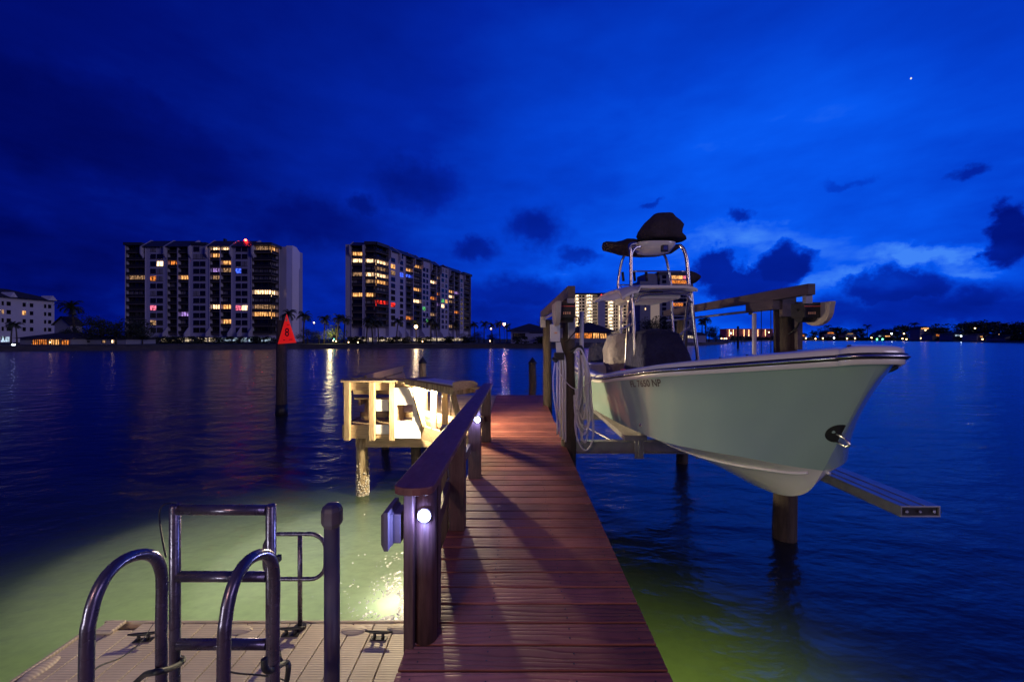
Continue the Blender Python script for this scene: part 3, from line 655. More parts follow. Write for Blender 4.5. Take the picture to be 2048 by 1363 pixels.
# ------------------------------------------------------------------ BOAT
ST=[((8.6,.98,.88),(8.6,.96,.30),(8.6,.03)),((7.3,1.06,.885),(7.2,1.0,.33),(7.2,.03)),((5.92,1.10,.905),(5.7,.98,.375),(5.7,.03)),
((4.8,1.075,1.05),(4.8,.95,.415),(4.9,.03)),((3.91,.965,1.18),(4.1,.86,.445),(4.3,.036)),((3.36,.72,1.26),(3.7,.67,.47),(3.85,.055)),
((2.96,.42,1.325),(3.4,.45,.49),(3.5,.12)),((2.73,.2,1.365),(3.2,.22,.482),(3.26,.25)),((2.63,0,1.385),(3.11,0,.47),(3.11,.47))]
def cr(a,b,c,d,t): return .5*((2*b)+(c-a)*t+(2*a-5*b+4*c-d)*t*t+(3*b-a-3*c+d)*t**3)
def station(s):
    n=len(ST)-1;x=min(max(s,0),1)*n;i=min(int(x),n-1);t=x-i
    q=[ST[max(i-1,0)],ST[i],ST[i+1],ST[min(i+2,n)]]
    f=lambda g,k:cr(q[0][g][k],q[1][g][k],q[2][g][k],q[3][g][k],t)
    S=[f(0,k) for k in range(3)];C=[f(1,k) for k in range(3)];K=[f(2,k) for k in range(2)]
    S[1]=max(S[1],0);C[1]=max(C[1],0)
    if s>.875:  # round the plan of the bow
        u=(s-.875)/.125;S[1]=.2*math.sqrt(max(0,1-u**2.2));S[0]=2.73-.10*(1-(1-u)**1.3)
    return S,C,K
def cx(Y): return 2.45-.03*(Y-2.5)
def side(s,v,sg=-1,off=0):
    S,C,K=station(s);Y=C[0]+(S[0]-C[0])*v;z=C[2]+(S[2]-C[2])*v
    w=min(1,max(0,(s-.25)/.5));fl=.085*w*(1-max(0,(s-.9)/.1)**2)
    hb=C[1]+(S[1]-C[1])*v-fl*4*v*(1-v)*.9
    if s>=.875: # blend to sharp stem below, round above
        hb=max(0,hb)
        u=(s-.875)/.125
        w_=v**9;sq_=math.sqrt(max(0,1-u**2.2))
        hb=C[1]*(1-v)+v*.2*((1-u)*(1-w_)+sq_*w_)-fl*4*v*(1-v)*.9*(1-u)
    hb=max(0,hb)
    return Vector((cx(Y)+sg*(hb+off),Y,z))
boat=thing('boat',(2.35,5.6,.03),'centre console fishing boat with seafoam green hull and tower, raised on the lift','boat')
NS=96
m=MB()
for sg in (-1,1):
    m.grid([[side(i/NS,v/12,sg) for v in range(13)] for i in range(NS+1)],0)
tr_=[side(0,v/12,-1) for v in range(13)]+[side(0,v/12,1) for v in range(12,-1,-1)];b0=m.pts(tr_);m.face([b0+i for i in range(len(tr_))])
m.build('hull_side',M['gel_green'],boat)
m=MB()
for sg in (-1,1):
    rows=[]
    for i in range(NS+1):
        S,C,K=station(i/NS);r=[]
        for v in range(13):
            t=v/12;Y=K[0]+(C[0]-K[0])*t;z=K[1]+(C[2]-K[1])*(t+.10*math.sin(math.pi*t)*min(1,max(0,(i/NS-.3)*2)));hb=C[1]*t
            r.append(Vector((cx(Y)+sg*hb,Y,z)))
        rows.append(r)
    m.grid(rows,0)
hb_=m.build('hull_bottom',M['gel_white'],boat)
# spray strakes
m=MB()
for sg in (-1,1):
    for tt_ in (.62,):
        pts=[]
        for i in range(20,NS-6):
            S,C,K=station(i/NS);Y=K[0]+(C[0]-K[0])*tt_;z=K[1]+(C[2]-K[1])*(tt_+.10*math.sin(math.pi*tt_)*min(1,max(0,(i/NS-.3)*2)));pts.append((cx(Y)+sg*(C[1]*tt_+.006),Y,z-.004))
        m.tube(pts,.012,6)
m.build('spray_strake',M['gel_white'],boat)
# rub rail etc follow the sheer
def sheer(s,out=0,dz=0):
    S,C,K=station(s);return S
def sheer_pts(off,dz,s0=0,s1=1,n=NS):
    L_=[]
    for i in range(n+1):
        S=station(s0+(s1-s0)*i/n)[0];S2=station(min(1,s0+(s1-s0)*i/n+.003))[0];S1=station(max(0,s0+(s1-s0)*i/n-.003))[0]
        ty=S2[0]-S1[0];tx=-(S2[1]-S1[1]);l=math.hypot(tx,ty) or 1
        # port outward normal
        nx,ny=ty/l,-tx/l
        if nx>0: nx,ny=-nx,-ny
        if S[1]<1e-4: nx,ny=0,-1
        L_.append(Vector((cx(S[0])-S[1]+nx*off,S[0]+ny*off,S[2]+dz)))
    return L_
def mirror(p): return Vector((2*cx(p.y)-p.x,p.y,p.z))
def strip(mm,a,b,m_=0): mm.grid([a,b],m_)
port=sheer_pts
def full(off,dz): 
    a=sheer_pts(off,dz);return a[:-1]+[Vector((cx(a[-1].y),a[-1].y,a[-1].z))]+[mirror(p) for p in a[-2::-1]]
m=MB();m.tube(full(.012,.004),.022,10);rr=m.build('rub_rail',M['black'],boat)
m=MB();m.tube(full(.032,.004),.009,8);m.build('steel_insert',M['steel'],rr)
m=MB();m.grid([full(.001,-.055),full(.014,-.045),full(.014,-.014)]);m.build('hull_flange',M['gel_white'],boat)
# gunwale cap: outward edge -> inboard
def inb(off): # inboard offset (negative), clamp at centreline
    a=sheer_pts(-off,0);return [Vector((min(p.x,cx(p.y)-.002),p.y,p.z)) for p in a]
def full2(off,dz):
    a=inb(off);a=[p+Vector((0,0,dz)) for p in a];return a+[mirror(p) for p in a[::-1]]
m=MB();m.grid([full2(-.012,.024),full2(-.008,.052),full2(.012,.066),full2(.05,.072),full2(.14,.078),full2(.19,.072),full2(.20,.05),full2(.20,-.05)]);m.build('gunwale',M['gel_cap'] if 'gel_cap' in M else M['gel_white'],boat)
m=MB();a=inb(.2);top=[p+Vector((0,0,-.04)) for p in a];bot=[]
for i,p in enumerate(a):
    s_=i/(len(a)-1);S_,C_,K_=station(s_);zf_=.52 if s_<.5 else .52+(S_[2]-.16-.52)*min(1,(s_-.5)/.28)
    v_=max(0,min(1,(zf_-C_[2])/(S_[2]-C_[2])));q=side(s_,v_);bot.append(Vector((min(max(q.x+.17,p.x),cx(p.y)-.001),p.y if s_<.6 else max(p.y,q.y+.08),zf_)))
m.grid([top,bot]);m.grid([[mirror(p) for p in top],[mirror(p) for p in bot]]);m.build('inner_liner',M['liner'],boat)
m=MB();m.grid([bot,[mirror(p) for p in bot]],smooth=False);m.build('cockpit_sole',M['liner'],boat)
# stern coaming box / aft seat
m=MB();m.box(1.55,2.95,7.9,8.5,.52,1.0);m.build('transom_bench',M['liner'],boat,bevel=.03)
# screws / rod holders on gunwale
m=MB()
for s_ in (.30,.34,.38,.42,.46,.50,.54,.58,.63,.68):
    p=inb(.09);q=p[int(s_*NS)];m=MB();m.tube([(q.x,q.y,q.z+.07),(q.x,q.y,q.z+.082)],.010,8);m.build('deck_fitting',M['black'],boat)
q=inb(.1)[int(.36*NS)];m=MB();m.box(q.x-.03,q.x+.03,q.y-.02,q.y+.02,q.z+.074,q.z+.095);m.build('side_light',M['redstripe'],boat)
# registration
def hull_text(txt,s0,v0,ds,dv,name):
    cu=bpy.data.curves.new('t','FONT');cu.body=txt;cu.size=1;cu.offset=.025;to=bpy.data.objects.new('t',cu);COL.objects.link(to)
    bpy.context.view_layer.update();dg=bpy.context.evaluated_depsgraph_get();me=to.evaluated_get(dg).to_mesh()
    xs=[v.co.x for v in me.vertices];x0,x1=min(xs),max(xs);mm=MB()
    for v in me.vertices:
        u=(v.co.x-x0)/(x1-x0);w=v.co.y/.7+ (0)
        mm.v.append(tuple(side(s0+ds*u,v0+dv*w+.0*u,-1,.004)))
    for p in me.polygons: mm.face(list(p.vertices))
    ob=mm.build(name,M['black'],boat,fix=False)
    to.to_mesh_clear() if hasattr(to,'to_mesh_clear') else None
    bpy.data.objects.remove(to);return ob
def find_s(px,v):
    best=None
    for i in range(20,90):
        for f in (0,.5):
            s_=(i+f)/100;p=side(s_,v);q=HX+p.x/p.y*F
            if best is None or abs(q-px)<best[0]: best=(abs(q-px),s_)
    return best[1]
sa=find_s(1262,.85);sb=find_s(1321,.85)
hull_text('FL 7650 NP',sa,.795,sb-sa,.10,'registration_number')
# bow eye and pad
m=MB();c=[]
for j in range(33):
    a=2*math.pi*j/32;zz=.80+math.sin(a)*.075;yy_=math.cos(a)*.075
    v=(zz-.47)/(1.39-.47);
    # find s so the distance behind the stem equals d
    stem=side(1,v);d_=(yy_+.02)
    if d_<0: d_=0
    lo,hi=.7,1
    for _ in range(24):
        mid=(lo+hi)/2;p=side(mid,v)
        if (Vector((p.x,p.y,0))-Vector((stem.x,stem.y,0))).length>d_: lo=mid
        else: hi=mid
    c.append(side(lo,v,-1,.0035))
cc=side(.985,(.80-.47)/.92,-1,.004);b0=m.pts([cc]+c)
for j in range(32): m.face((b0,b0+1+j,b0+2+j))
m.build('bow_pad',M['black'],boat,fix=False)
stp=side(1,.33)
m=MB();m.tube(curve([stp+Vector((-.03,0,.02)),stp+Vector((-.03,-.07,.01)),stp+Vector((-.02,-.10,-.03)),stp+Vector((-.02,-.07,-.05)),stp+Vector((-.02,-.0,-.04))],8),.009,8);m.build('bow_eye',M['steel'],boat)
sf=find_s(1282,.12);p=side(sf,.14,-1,.0);m=MB()
m.tube([p+Vector((-.012,0,0)),p+Vector((.02,0,0))],.02,14);fo=m.build('drain_fitting',M['steel'],boat)
m=MB();m.tube([p+Vector((-.016,0,0)),p+Vector((-.011,0,0))],.011,12);m.build('drain_hole',M['black'],fo)
# console under navy cover
m=MB();cxx=2.35
def ring(z,xa,xb,ya,yb,r=.08,nn=6):
    o=[]
    for (X,Y,a0) in ((xb-r,yb-r,0),(xa+r,yb-r,90),(xa+r,ya+r,180),(xb-r,ya+r,270)):
        for i in range(nn+1):
            a=R(a0+90*i/nn);o.append((X+r*math.cos(a),Y+r*math.sin(a),z))
    return o+[o[0]]
rows=[ring(.52,1.90,2.80,5.82,6.9),ring(.9,1.92,2.78,5.86,6.88),ring(1.3,1.95,2.68,5.98,6.85),ring(1.58,2.0,2.60,6.12,6.8,.1),ring(1.635,2.12,2.52,6.25,6.7,.1),ring(1.665,2.28,2.36,6.4,6.55,.03)]
m.grid(rows);b0=m.pts(rows[-1][:-1]);m.face([b0+i for i in range(len(rows[-1])-1)])
m.build('console_cover',M['canvas'],boat)
# leaning post under a light cover
m=MB();rows=[ring(.52,1.86,2.75,7.35,7.85),ring(.95,1.84,2.76,7.33,7.86),ring(1.0,1.80,2.78,7.28,7.9),ring(1.3,1.78,2.8,7.27,7.9),ring(1.55,1.86,2.74,7.32,7.86,.1),ring(1.6,2.0,2.6,7.4,7.8,.1)]
m.grid(rows);b0=m.pts(rows[-1][:-1]);m.face([b0+i for i in range(len(rows[-1])-1)]);m.build('leaning_post_cover',M['canvas_g'],boat)
# outboard
m=MB();rows=[ring(.72,1.78,2.32,8.72,9.3,.1),ring(1.0,1.76,2.34,8.7,9.35,.12),ring(1.3,1.78,2.32,8.72,9.35,.14),ring(1.41,1.86,2.24,8.8,9.25,.14)]
m.grid(rows);b0=m.pts(rows[-1][:-1]);m.face([b0+i for i in range(len(rows[-1])-1)]);eng=m.build('outboard_cowl',M['canvas'],boat)
m=MB();m.box(1.98,2.14,8.85,9.15,.0,.72);m.build('outboard_leg',M['black'],eng,bevel=.03)
# --- T-top frame
def leg(pts,r=.025,name='leg',par=None):
    m=MB();m.tube(curve(pts,8),r,12);return m.build(name,M['steel'],par or tt_)
hz=2.26
m=MB()
def roofp(u,v): # u across 0..1, v along 0(front)..1(back)
    X=1.67+u*1.17+(.03 if v<.3 else 0);Y=6.15+v*2.1
    e=min(u,1-u);z=2.335-.055*(max(0,.18-e)/.18)**2 + .035*math.sin(math.pi*v) -.09*max(0,(.12-v)/.12)**2*(1 if u<.25 else .1)-.05*max(0,(.2-v)/.2)**2*(max(0,1-u*6))
    return Vector((X,Y,z))
NU=28
top=[[roofp(i/NU,j/NU) for i in range(NU+1)] for j in range(NU+1)]
def thick(u,v): e=min(u,1-u,v,1-v);return .042+.03*min(1,e/.06)
bot=[[roofp(i/NU,j/NU)-Vector((0,0,thick(i/NU,j/NU))) for i in range(NU+1)] for j in range(NU+1)]
m.grid(top);m.grid(bot)
for rowsA,rowsB in ((top[0],bot[0]),(top[-1],bot[-1]),([r[0] for r in top],[r[0] for r in bot]),([r[-1] for r in top],[r[-1] for r in bot])): m.grid([rowsA,rowsB])
tt_=m.build('hard_top',M['gel_white'],boat)
m=MB();m.box(1.95,2.72,6.4,7.6,2.14,2.245);m.build('electronics_box',M['liner'],tt_,bevel=.03)
m=MB();m.box(2.22,2.4,6.33,6.42,2.2,2.25);m.build('spreader_light',M['black'],tt_)
leg([(XX(1272,6.35),6.35,.52),(XX(1272,6.35),6.35,1.02),(XX(1267,6.4),6.38,1.7),(XX(1263,6.4),6.4,2.28)],.03)
leg([(XX(1399,6.4),6.4,.52),(XX(1396,6.4),6.4,1.13),(XX(1388,6.4),6.4,1.7),(XX(1382,6.4),6.4,2.28)],.03)
leg([(XX(1240,7.6),7.6,.52),(XX(1241,7.6),7.6,1.5),(XX(1243,7.6),7.6,2.28)],.024)
leg([(XX(1248,7.2),7.2,.52),(XX(1253,7.2),7.2,1.4),(XX(1262,6.6),6.7,2.26)],.024)
leg([(XX(1352,7.6),7.6,.52),(XX(1347,7.6),7.6,1.5),(XX(1343,7.6),7.6,2.28)],.024)
leg([(XX(1360,7.2),7.2,.52),(XX(1367,7.0),7.0,1.5),(XX(1378,6.5),6.5,2.25)],.024)
leg([(XX(1238,7.6),7.55,1.66),(XX(1266,6.4),6.4,1.74)],.017,'brace');leg([(XX(1238,7.6),7.6,.86),(XX(1249,7.2),7.2,.84)],.017,'brace')
leg([(XX(1239,7.6),7.6,1.52),(XX(1252,7.2),7.2,1.50)],.017,'brace')
leg([(XX(1385,6.4),6.42,1.72),(XX(1362,7.1),7.1,1.58)],.02,'brace')
leg([(XX(1250,6.6),6.8,1.75),(XX(1266,6.4),6.42,1.98)],.017,'brace')
leg([(XX(1268,6.4),6.33,2.08),(XX(1280,6.4),6.33,2.19),(XX(1320,6.4),6.33,2.215),(XX(1365,6.4),6.33,2.20),(XX(1380,6.4),6.33,2.08)],.02,'crossbar')
leg([(XX(1265,6.4),6.32,2.26),(XX(1380,6.4),6.32,2.27)],.016,'crossbar')
# tower
tw=leg([(XX(1262,6.5),6.5,2.33),(XX(1262,6.5),6.5,2.8),(XX(1261,6.5),6.5,2.93),(XX(1261,6.5),6.52,3.03),(XX(1278,6.5),6.6,3.08)],.028,'tower_leg',boat)
leg([(XX(1261,6.5),6.5,2.72),(XX(1263,6.5),6.5,2.88),(XX(1271,6.5),6.52,2.98),(XX(1284,6.5),6.56,3.02)],.022,'tower_leg',boat)
leg([(XX(1378,6.5),6.5,2.33),(XX(1374,6.5),6.5,2.75),(XX(1369,6.5),6.52,2.95),(XX(1362,6.5),6.55,3.04)],.03,'tower_leg',boat)
leg([(XX(1236,7.4),7.4,2.35),(XX(1237,7.4),7.4,2.6),(XX(1243,7.4),7.35,2.95),(XX(1255,7.3),7.2,3.13)],.024,'tower_leg',boat)
leg([(XX(1344,7.4),7.4,2.35),(XX(1340,7.4),7.4,2.6),(XX(1331,7.4),7.35,2.95),(XX(1318,7.3),7.2,3.1)],.024,'tower_leg',boat)
leg([(XX(1264,6.5),6.5,2.60),(XX(1373,6.5),6.5,2.60)],.013,'tower_crossbar',boat)
leg([(XX(1238,7.4),7.4,2.5),(XX(1338,7.4),7.4,2.49)],.012,'tower_crossbar',boat)
leg([(XX(1237,7.35),7.3,2.48),(XX(1247,6.7),6.5,2.26)],.012,'tower_brace',boat)
for px in (1245,1268,1292,1316):
    m=MB();m.tube([P(px+2,562,7.3),P(px,544,7.3)],.024,12);m.build('rod_holder',M['black'],boat)
# tower station bucket
m=MB();rows=[]
for (z,sx_,sy_) in ((3.10,.34,.26),(3.06,.335,.27),(2.96,.26,.2),(2.93,.16,.12),(2.925,.01,.01)):
    rows.append([(2.40+sx_*math.copysign(abs(math.cos(a))**.7,math.cos(a)),6.75+sy_*math.copysign(abs(math.sin(a))**.7,math.sin(a)),z) for a in [2*math.pi*j/32 for j in range(33)]])
m.grid(rows);m.build('tower_pod',M['gel_white'],boat)
m=MB();c=P(1330,496,6.4);m.box(c.x-.05,c.x+.05,6.38,6.46,c.z-.05,c.z+.05);sl=m.build('spotlight',M['black'],boat,bevel=.008)
m=MB();m.box(c.x-.033,c.x+.033,6.374,6.379,c.z-.033,c.z+.033);m.build('spotlight_lens',M['steel'],sl)
# cover on the tower station
def fabric(rows_px,Y,name,mt,dpt=.35):
    # rows_px: list of (y, xl, xr, depth)
    m=MB();rows=[]
    for (py,xl_,xr_,dp) in rows_px:
        c=(xl_+xr_)/2;hw=(xr_-xl_)/2;r=[]
        for j in range(37):
            a=2*math.pi*j/36;wob=1+.035*math.sin(5*a+py*.12)+.02*math.sin(11*a+py*.3)
            ca=math.copysign(abs(math.cos(a))**.75,math.cos(a));sa_=math.copysign(abs(math.sin(a))**.75,math.sin(a))
            yy=Y+sa_*dp*wob;r.append(Vector((XX(c,Y)+ca*hw/F*Y,yy,ZZ(py,Y))))
        rows.append(r)
    m.grid(rows)
    for rr_ in (rows[0],rows[-1]):
        b0=m.pts(rr_[:-1]);m.face([b0+i for i in range(36)])
    return m.build(name,mt,boat)
fabric([(428.5,1312,1340,.06),(430,1306,1345,.15),(437,1299,1349,.2),(445,1290,1357,.25),(453,1284,1364,.27),(462,1278,1361,.28),(470,1275,1361,.28),(476,1278,1368,.28),(481,1285,1369,.27),(482,1290,1366,.22)],6.75,'tower_cover',M['canvas_b'])
m=MB()
ra=[];
for (px,top_,bt_,dp) in ((1210,481,493,.1),(1214,480,497,.2),(1232,481,500,.25),(1246,478,505,.27),(1256,474,507,.28),(1268,475,509,.3),(1290,480,510,.3),(1320,482,509,.28),(1350,486,503,.2),(1366,484,492,.1)):
    r=[];c=(top_+bt_)/2;h=(bt_-top_)/2
    for j in range(25):
        a=2*math.pi*j/24;r.append(Vector((XX(px,7.0),7.15+math.cos(a)*dp*(1+.08*math.sin(3*a+px*.1)),ZZ(c-h*math.sin(a),7.0))))
    ra.append(r)
m.grid(ra)
for rr_ in (ra[0],ra[-1]):
    b0=m.pts(rr_[:-1]);m.face([b0+i for i in range(24)])
m.build('sunshade_canvas',M['canvas_b'],boat)
m=MB();ra=[];
for (px,top_,bt_) in ((1377,545,566),(1380,541,568),(1390,545,566),(1396,550,560)):
    ra.append([Vector((XX(px,7.2),7.2+.12*math.cos(2*math.pi*j/12),ZZ((top_+bt_)/2-(bt_-top_)/2*math.sin(2*math.pi*j/12),7.2))) for j in range(13)])
m.grid(ra);m.build('covered_antenna',M['canvas_b'],boat)
m=MB();m.sphere((XX(1203,8.1),8.1,2.39),.012);m.build('anchor_light',emis('nav_red',(1,.03,.03),6),boat)

# ------------------------------------------------------------------ FLOATING DOCK
FZ=-1.0
fd=thing('floating_dock',(-2,2,WZ),'beige ribbed plastic floating dock at water level below the ladder','floating dock')
m=MB();x=-3.62;i=0
while x<-.62:
    ye=3.50
    y0=.2
    if x<-3.4: y0,ye=.2,3.42
    m.box(x,x+.178,y0,ye,FZ-.05,FZ)
    x+=.186
m.build('deck_strips',M['float'],fd,bevel=.006)
m=MB();m.box(-3.63,-.6,.2,3.51,FZ-.36,FZ-.052);m.build('float_body',M['float'],fd,bevel=.02)
m=MB();m.box(-3.66,-3.632,.2,3.46,FZ-.2,FZ+.012);m.box(-3.6,-.6,3.512,3.53,FZ-.2,FZ+.008);m.build('edge_lip',M['float'],fd,bevel=.006)
for px,Y in ((478,3.42),(708,3.42),(800,3.44)):
    m=MB();X=XX(px,Y);m.sphere((X,Y,FZ),.09,n=16,k=10,sc=(1.25,.6,.22));m.build('coupling_plug',M['float'],fd)
m=MB();m.sphere((-3.57,3.0,FZ),.1,n=16,k=10,sc=(.6,1.4,.3));m.build('coupling_plug',M['float'],fd)
m=MB();X=XX(215,3.42);m.box(X-.06,X+.09,3.36,3.5,FZ+.001,FZ+.035);m.build('corner_block',M['float'],fd,bevel=.012)
def cleat(X,Y,rot,lb):
    t=thing('dock_cleat',(X,Y,FZ),lb,'cleat','black mooring cleats on the floating dock')
    m=MB();m.tube([(-.115,0,.062),(-.07,0,.057),(0,0,.055),(.07,0,.057),(.115,0,.062)],[.006,.011,.013,.011,.006],10)
    for sx in (-.035,.035): m.tube([(sx,0,0),(sx,0,.052)],[.016,.011],10)
    m.box(-.07,.07,-.022,.022,.001,.01)
    me=m.build('horn_and_base',M['black'],None);me.parent=t;me.location=(0,0,0)
    # mesh built around its own origin: recentre
    dz=0
    t.rotation_euler=(0,0,rot)
cleat(XX(287,3.3),3.30,.15,'left black cleat on the floating dock beyond the ladder')
cleat(XX(580,3.35),3.36,.05,'middle black cleat on the floating dock at the foot of the loop rail')
cleat(XX(756,3.30),3.32,-.05,'right black cleat on the floating dock beside the handrail post')
# loop rail
lr=thing('loop_rail',(XX(600,3.42),3.44,FZ),'thin tubular loop handle standing on the edge of the floating dock','rail')
Yl=3.44;x0,x1,z0,z1=XX(529,Yl),XX(651,Yl),ZZ(1157,Yl),ZZ(1067,Yl);r=.13;pts=[]
for (X,Z,a0) in ((x1-r,z1-r,0),(x0+r,z1-r,90),(x0+r,z0+r,180),(x1-r,z0+r,270)):
    for i in range(7): a=R(a0+15*i);pts.append((X+r*math.cos(a),Yl,Z+r*math.sin(a)))
m=MB();m.tube(pts,.017,12,closed=True);m.build('loop',M['ladder'],lr)
m=MB();m.tube([(XX(600,Yl),Yl,FZ),(XX(600,Yl),Yl,z1)],.019,12);m.build('stem',M['ladder'],lr)
m=MB();m.cyl(XX(600,Yl),Yl,FZ+.001,FZ+.02,.05);m.build('foot_plate',M['black'],lr)

# near dock ladder grab rails
def ubend(X,Yn,Yf,zt,r=.024):
    pts=[(X,Yn,-.004)];n=14
    h=.30
    pts.append((X,Yn,zt-h))
    # elliptical arch, apex toward far side
    for i in range(1,n):
        a=math.pi*(1-i/n);c=(Yn+Yf)/2;hw=(Yf-Yn)/2
        lean=.0
        yy=c+hw*math.cos(a);hh=h*(math.sin(a)**.85) if a>math.pi/2 else h*.55*(math.sin(a)**.8)+h*.45
        pts.append((X,yy,zt-h+min(hh,h)))
    pts.append((X,Yf,zt-h*.75));pts.append((X,Yf,-1.0))
    return curve(pts,4)
def ubend2(X,pxs,r=.024):
    # trace of image points in the plane of constant X
    pts=[]
    for px,py in pxs:
        Y=X*F/(px-HX);pts.append((X,Y,ZZ(py,Y)))
    return pts
A1=[(171,1363),(174,1290),(180,1235),(192,1190),(212,1152),(240,1124),(270,1110),(295,1108),(312,1117),(322,1140),(324,1175),(323,1240),(323,1363)]
for X,tr,lb in ((-1.21,A1,'left inverted U grab rail in the foreground'),(-.82,None,'right inverted U grab rail in the foreground, in front of the ladder')):
    t=thing('grab_rail',(X,1.2,0),'dark tubular metal '+lb,'grab rail','pair of ladder grab rails')
    if tr: base=ubend2(X,tr)
    p0=base[0];p1=base[-1]
    pts=[(X,p0[1],-.004),(X,p0[1],.3)]+[(X,b[1],b[2]) for b in base[1:-1]]+[(X,p1[1],.3),(X,p1[1],-.9)]
    m=MB();m.tube(curve(pts,6),.0172,20);m.build('tube',M['ladder'],t)
    m=MB();m.cyl(X,p0[1],-.003,.012,.05);m.build('base_flange',M['ladder'],t)
# ladder
ldr=thing('swim_ladder',(-1.17,1.63,FZ),'upright metal boarding ladder with three rungs, standing behind the grab rails','ladder')
Yl=1.63
for px in (350,542):
    X=XX(px,Yl);m=MB();m.tube([(X,Yl,FZ-.5),(X,Yl,ZZ(1012,Yl)),(X,Yl,ZZ(1010,Yl)+.004)],[.0195,.0195,.015],20);m.build('side_rail',M['ladder'],ldr)
for py in (1019,1152,1287,1420):
    m=MB();m.tube([(XX(358,Yl),Yl,ZZ(py,Yl)),(XX(534,Yl),Yl,ZZ(py,Yl))],.0205,16);rg=m.build('rung',M['ladder'],ldr)
m=MB();m.box(XX(554,Yl),XX(561,Yl),Yl-.01,Yl+.01,ZZ(1121,Yl),ZZ(1110,Yl));m.build('latch',M['black'],ldr)
# straps
def strap(pts,lb,r=.010):
    m=MB();m.tube(curve(pts,8),r,8);o=m.build('strap',M['rubber']);tag(o,lb,'strap','black straps on the ladder');return o
strap([P(272,1363,1.5),P(290,1348,1.45),P(310,1343,1.3),P(335,1338,1.35),P(362,1325,1.56),P(366,1318,1.63),P(360,1314,1.72),P(340,1318,1.7)],'black strap tying the left ladder rail to the left grab rail')
strap([P(528,1316,1.3),P(530,1335,1.3),P(540,1340,1.33),P(560,1330,1.5),P(572,1324,1.6),P(577,1332,1.6),P(574,1360,1.6)],'black strap hanging from the right ladder rail')
strap([P(558,1300,1.62),P(560,1315,1.62),P(566,1326,1.62)],'short black buckle strap at the right ladder rail',.007)
def cord(pts,lb,r=.003):
    m=MB();m.tube(curve(pts,10),r,6);o=m.build('cord',M['rubber']);tag(o,lb,'cord','thin dark cords around the ladder')
cord([P(352,1006,1.63),P(335,1006,1.6),P(322,1014,1.58),P(319,1035,1.56),P(324,1075,1.5),P(332,1113,1.45)],'thin cord looping from the top of the left ladder rail')
cord([P(188,1339,1.2),P(205,1328,1.5),P(245,1312,2.0),P(280,1285,2.6),P(307,1246,3.2)],'thin cord running from the left grab rail to the left cleat')
cord([P(454,1341,1.2),P(480,1346,1.4),P(520,1349,1.5),P(560,1356,1.7),P(580,1366,1.8)],'thin cord low between the two grab rails and the dock')
# lamp glitter on the water, modelled as small white flakes
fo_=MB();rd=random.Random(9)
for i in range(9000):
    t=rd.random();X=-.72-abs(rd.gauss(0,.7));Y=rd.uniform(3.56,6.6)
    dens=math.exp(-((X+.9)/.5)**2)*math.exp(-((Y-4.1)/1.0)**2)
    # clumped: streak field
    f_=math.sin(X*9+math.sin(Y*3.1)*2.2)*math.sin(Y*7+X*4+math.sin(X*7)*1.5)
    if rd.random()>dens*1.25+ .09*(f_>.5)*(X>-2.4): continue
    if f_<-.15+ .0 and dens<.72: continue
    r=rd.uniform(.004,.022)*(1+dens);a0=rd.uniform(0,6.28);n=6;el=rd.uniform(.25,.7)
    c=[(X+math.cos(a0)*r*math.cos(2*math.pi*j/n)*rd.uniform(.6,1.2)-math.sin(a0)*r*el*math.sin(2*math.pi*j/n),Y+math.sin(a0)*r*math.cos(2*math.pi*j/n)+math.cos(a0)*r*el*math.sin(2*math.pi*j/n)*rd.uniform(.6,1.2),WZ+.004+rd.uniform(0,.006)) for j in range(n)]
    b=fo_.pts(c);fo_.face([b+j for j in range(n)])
fm=fo_.build('glitter_flakes',mat('glitter_white',(.85,.88,.86),.35,var=.1),fix=False);tag(fm,'bright white flakes standing in for lamp glitter on the water beside the near handrail post','glitter');fm['kind']='stuff'
# capped post
cp=thing('capped_post',(XX(664,2.2),2.2,FZ),'upright grey sleeved post with rounded cap right of the ladder','post')
X=XX(664,2.2);m=MB();m.tube([(X,2.2,WZ-1),(X,2.2,ZZ(1048,2.2))],.041,24);m.build('sleeve',M['pvc_dark'],cp)
m=MB();rows=[]
for rr_,zz in ((.042,ZZ(1052,2.2)),(.051,ZZ(1047,2.2)),(.056,ZZ(1042,2.2)),(.056,ZZ(1019,2.2)),(.048,ZZ(1011,2.2)),(.03,ZZ(1006,2.2)),(.001,ZZ(1004.5,2.2))):
    rows.append([(X+rr_*math.cos(R(22.5)+2*math.pi*j/8),2.2+rr_*math.sin(R(22.5)+2*math.pi*j/8),zz) for j in range(9)])
m.grid(rows,smooth=False);m.build('cap',M['pvc_dark'],cp,bevel=.003)

# ------------------------------------------------------------------ CHANNEL MARKER
mk=thing('channel_marker',(XX(563,14.6),14.6,WZ),'wooden pile day marker with red triangular sign showing number 8','channel marker')
X0=XX(563,14.6);m=MB();m.tube([(X0,14.6,WZ-1),(X0,14.6,WZ+.3),(X0,14.6,ZZ(640,14.6))],[.2,.185,.165],18);m.build('pile',M['pile'],mk)
m=MB();m.tube([(X0,14.6,WZ-.1),(X0,14.6,WZ+.4)],.205,18);m.build('weed_band',M['black'],mk)
M['signred']=mat('red_sign_paint_glow',(.75,.02,.015),.5,var=.08,vs=3);M['signred'].node_tree.nodes['Principled BSDF'].inputs['Emission Color'].default_value=(.8,.008,.008,1);M['signred'].node_tree.nodes['Principled BSDF'].inputs['Emission Strength'].default_value=.5  # emission in sign face and border stands in for light on them
M['signborder']=mat('orange_red_border_glow',(.7,.03,.02),.5,var=.05);M['signborder'].node_tree.nodes['Principled BSDF'].inputs['Emission Color'].default_value=(.8,.02,.01,1);M['signborder'].node_tree.nodes['Principled BSDF'].inputs['Emission Strength'].default_value=.45
def Q(px,py,Y=14.38): return P(px,py,Y)
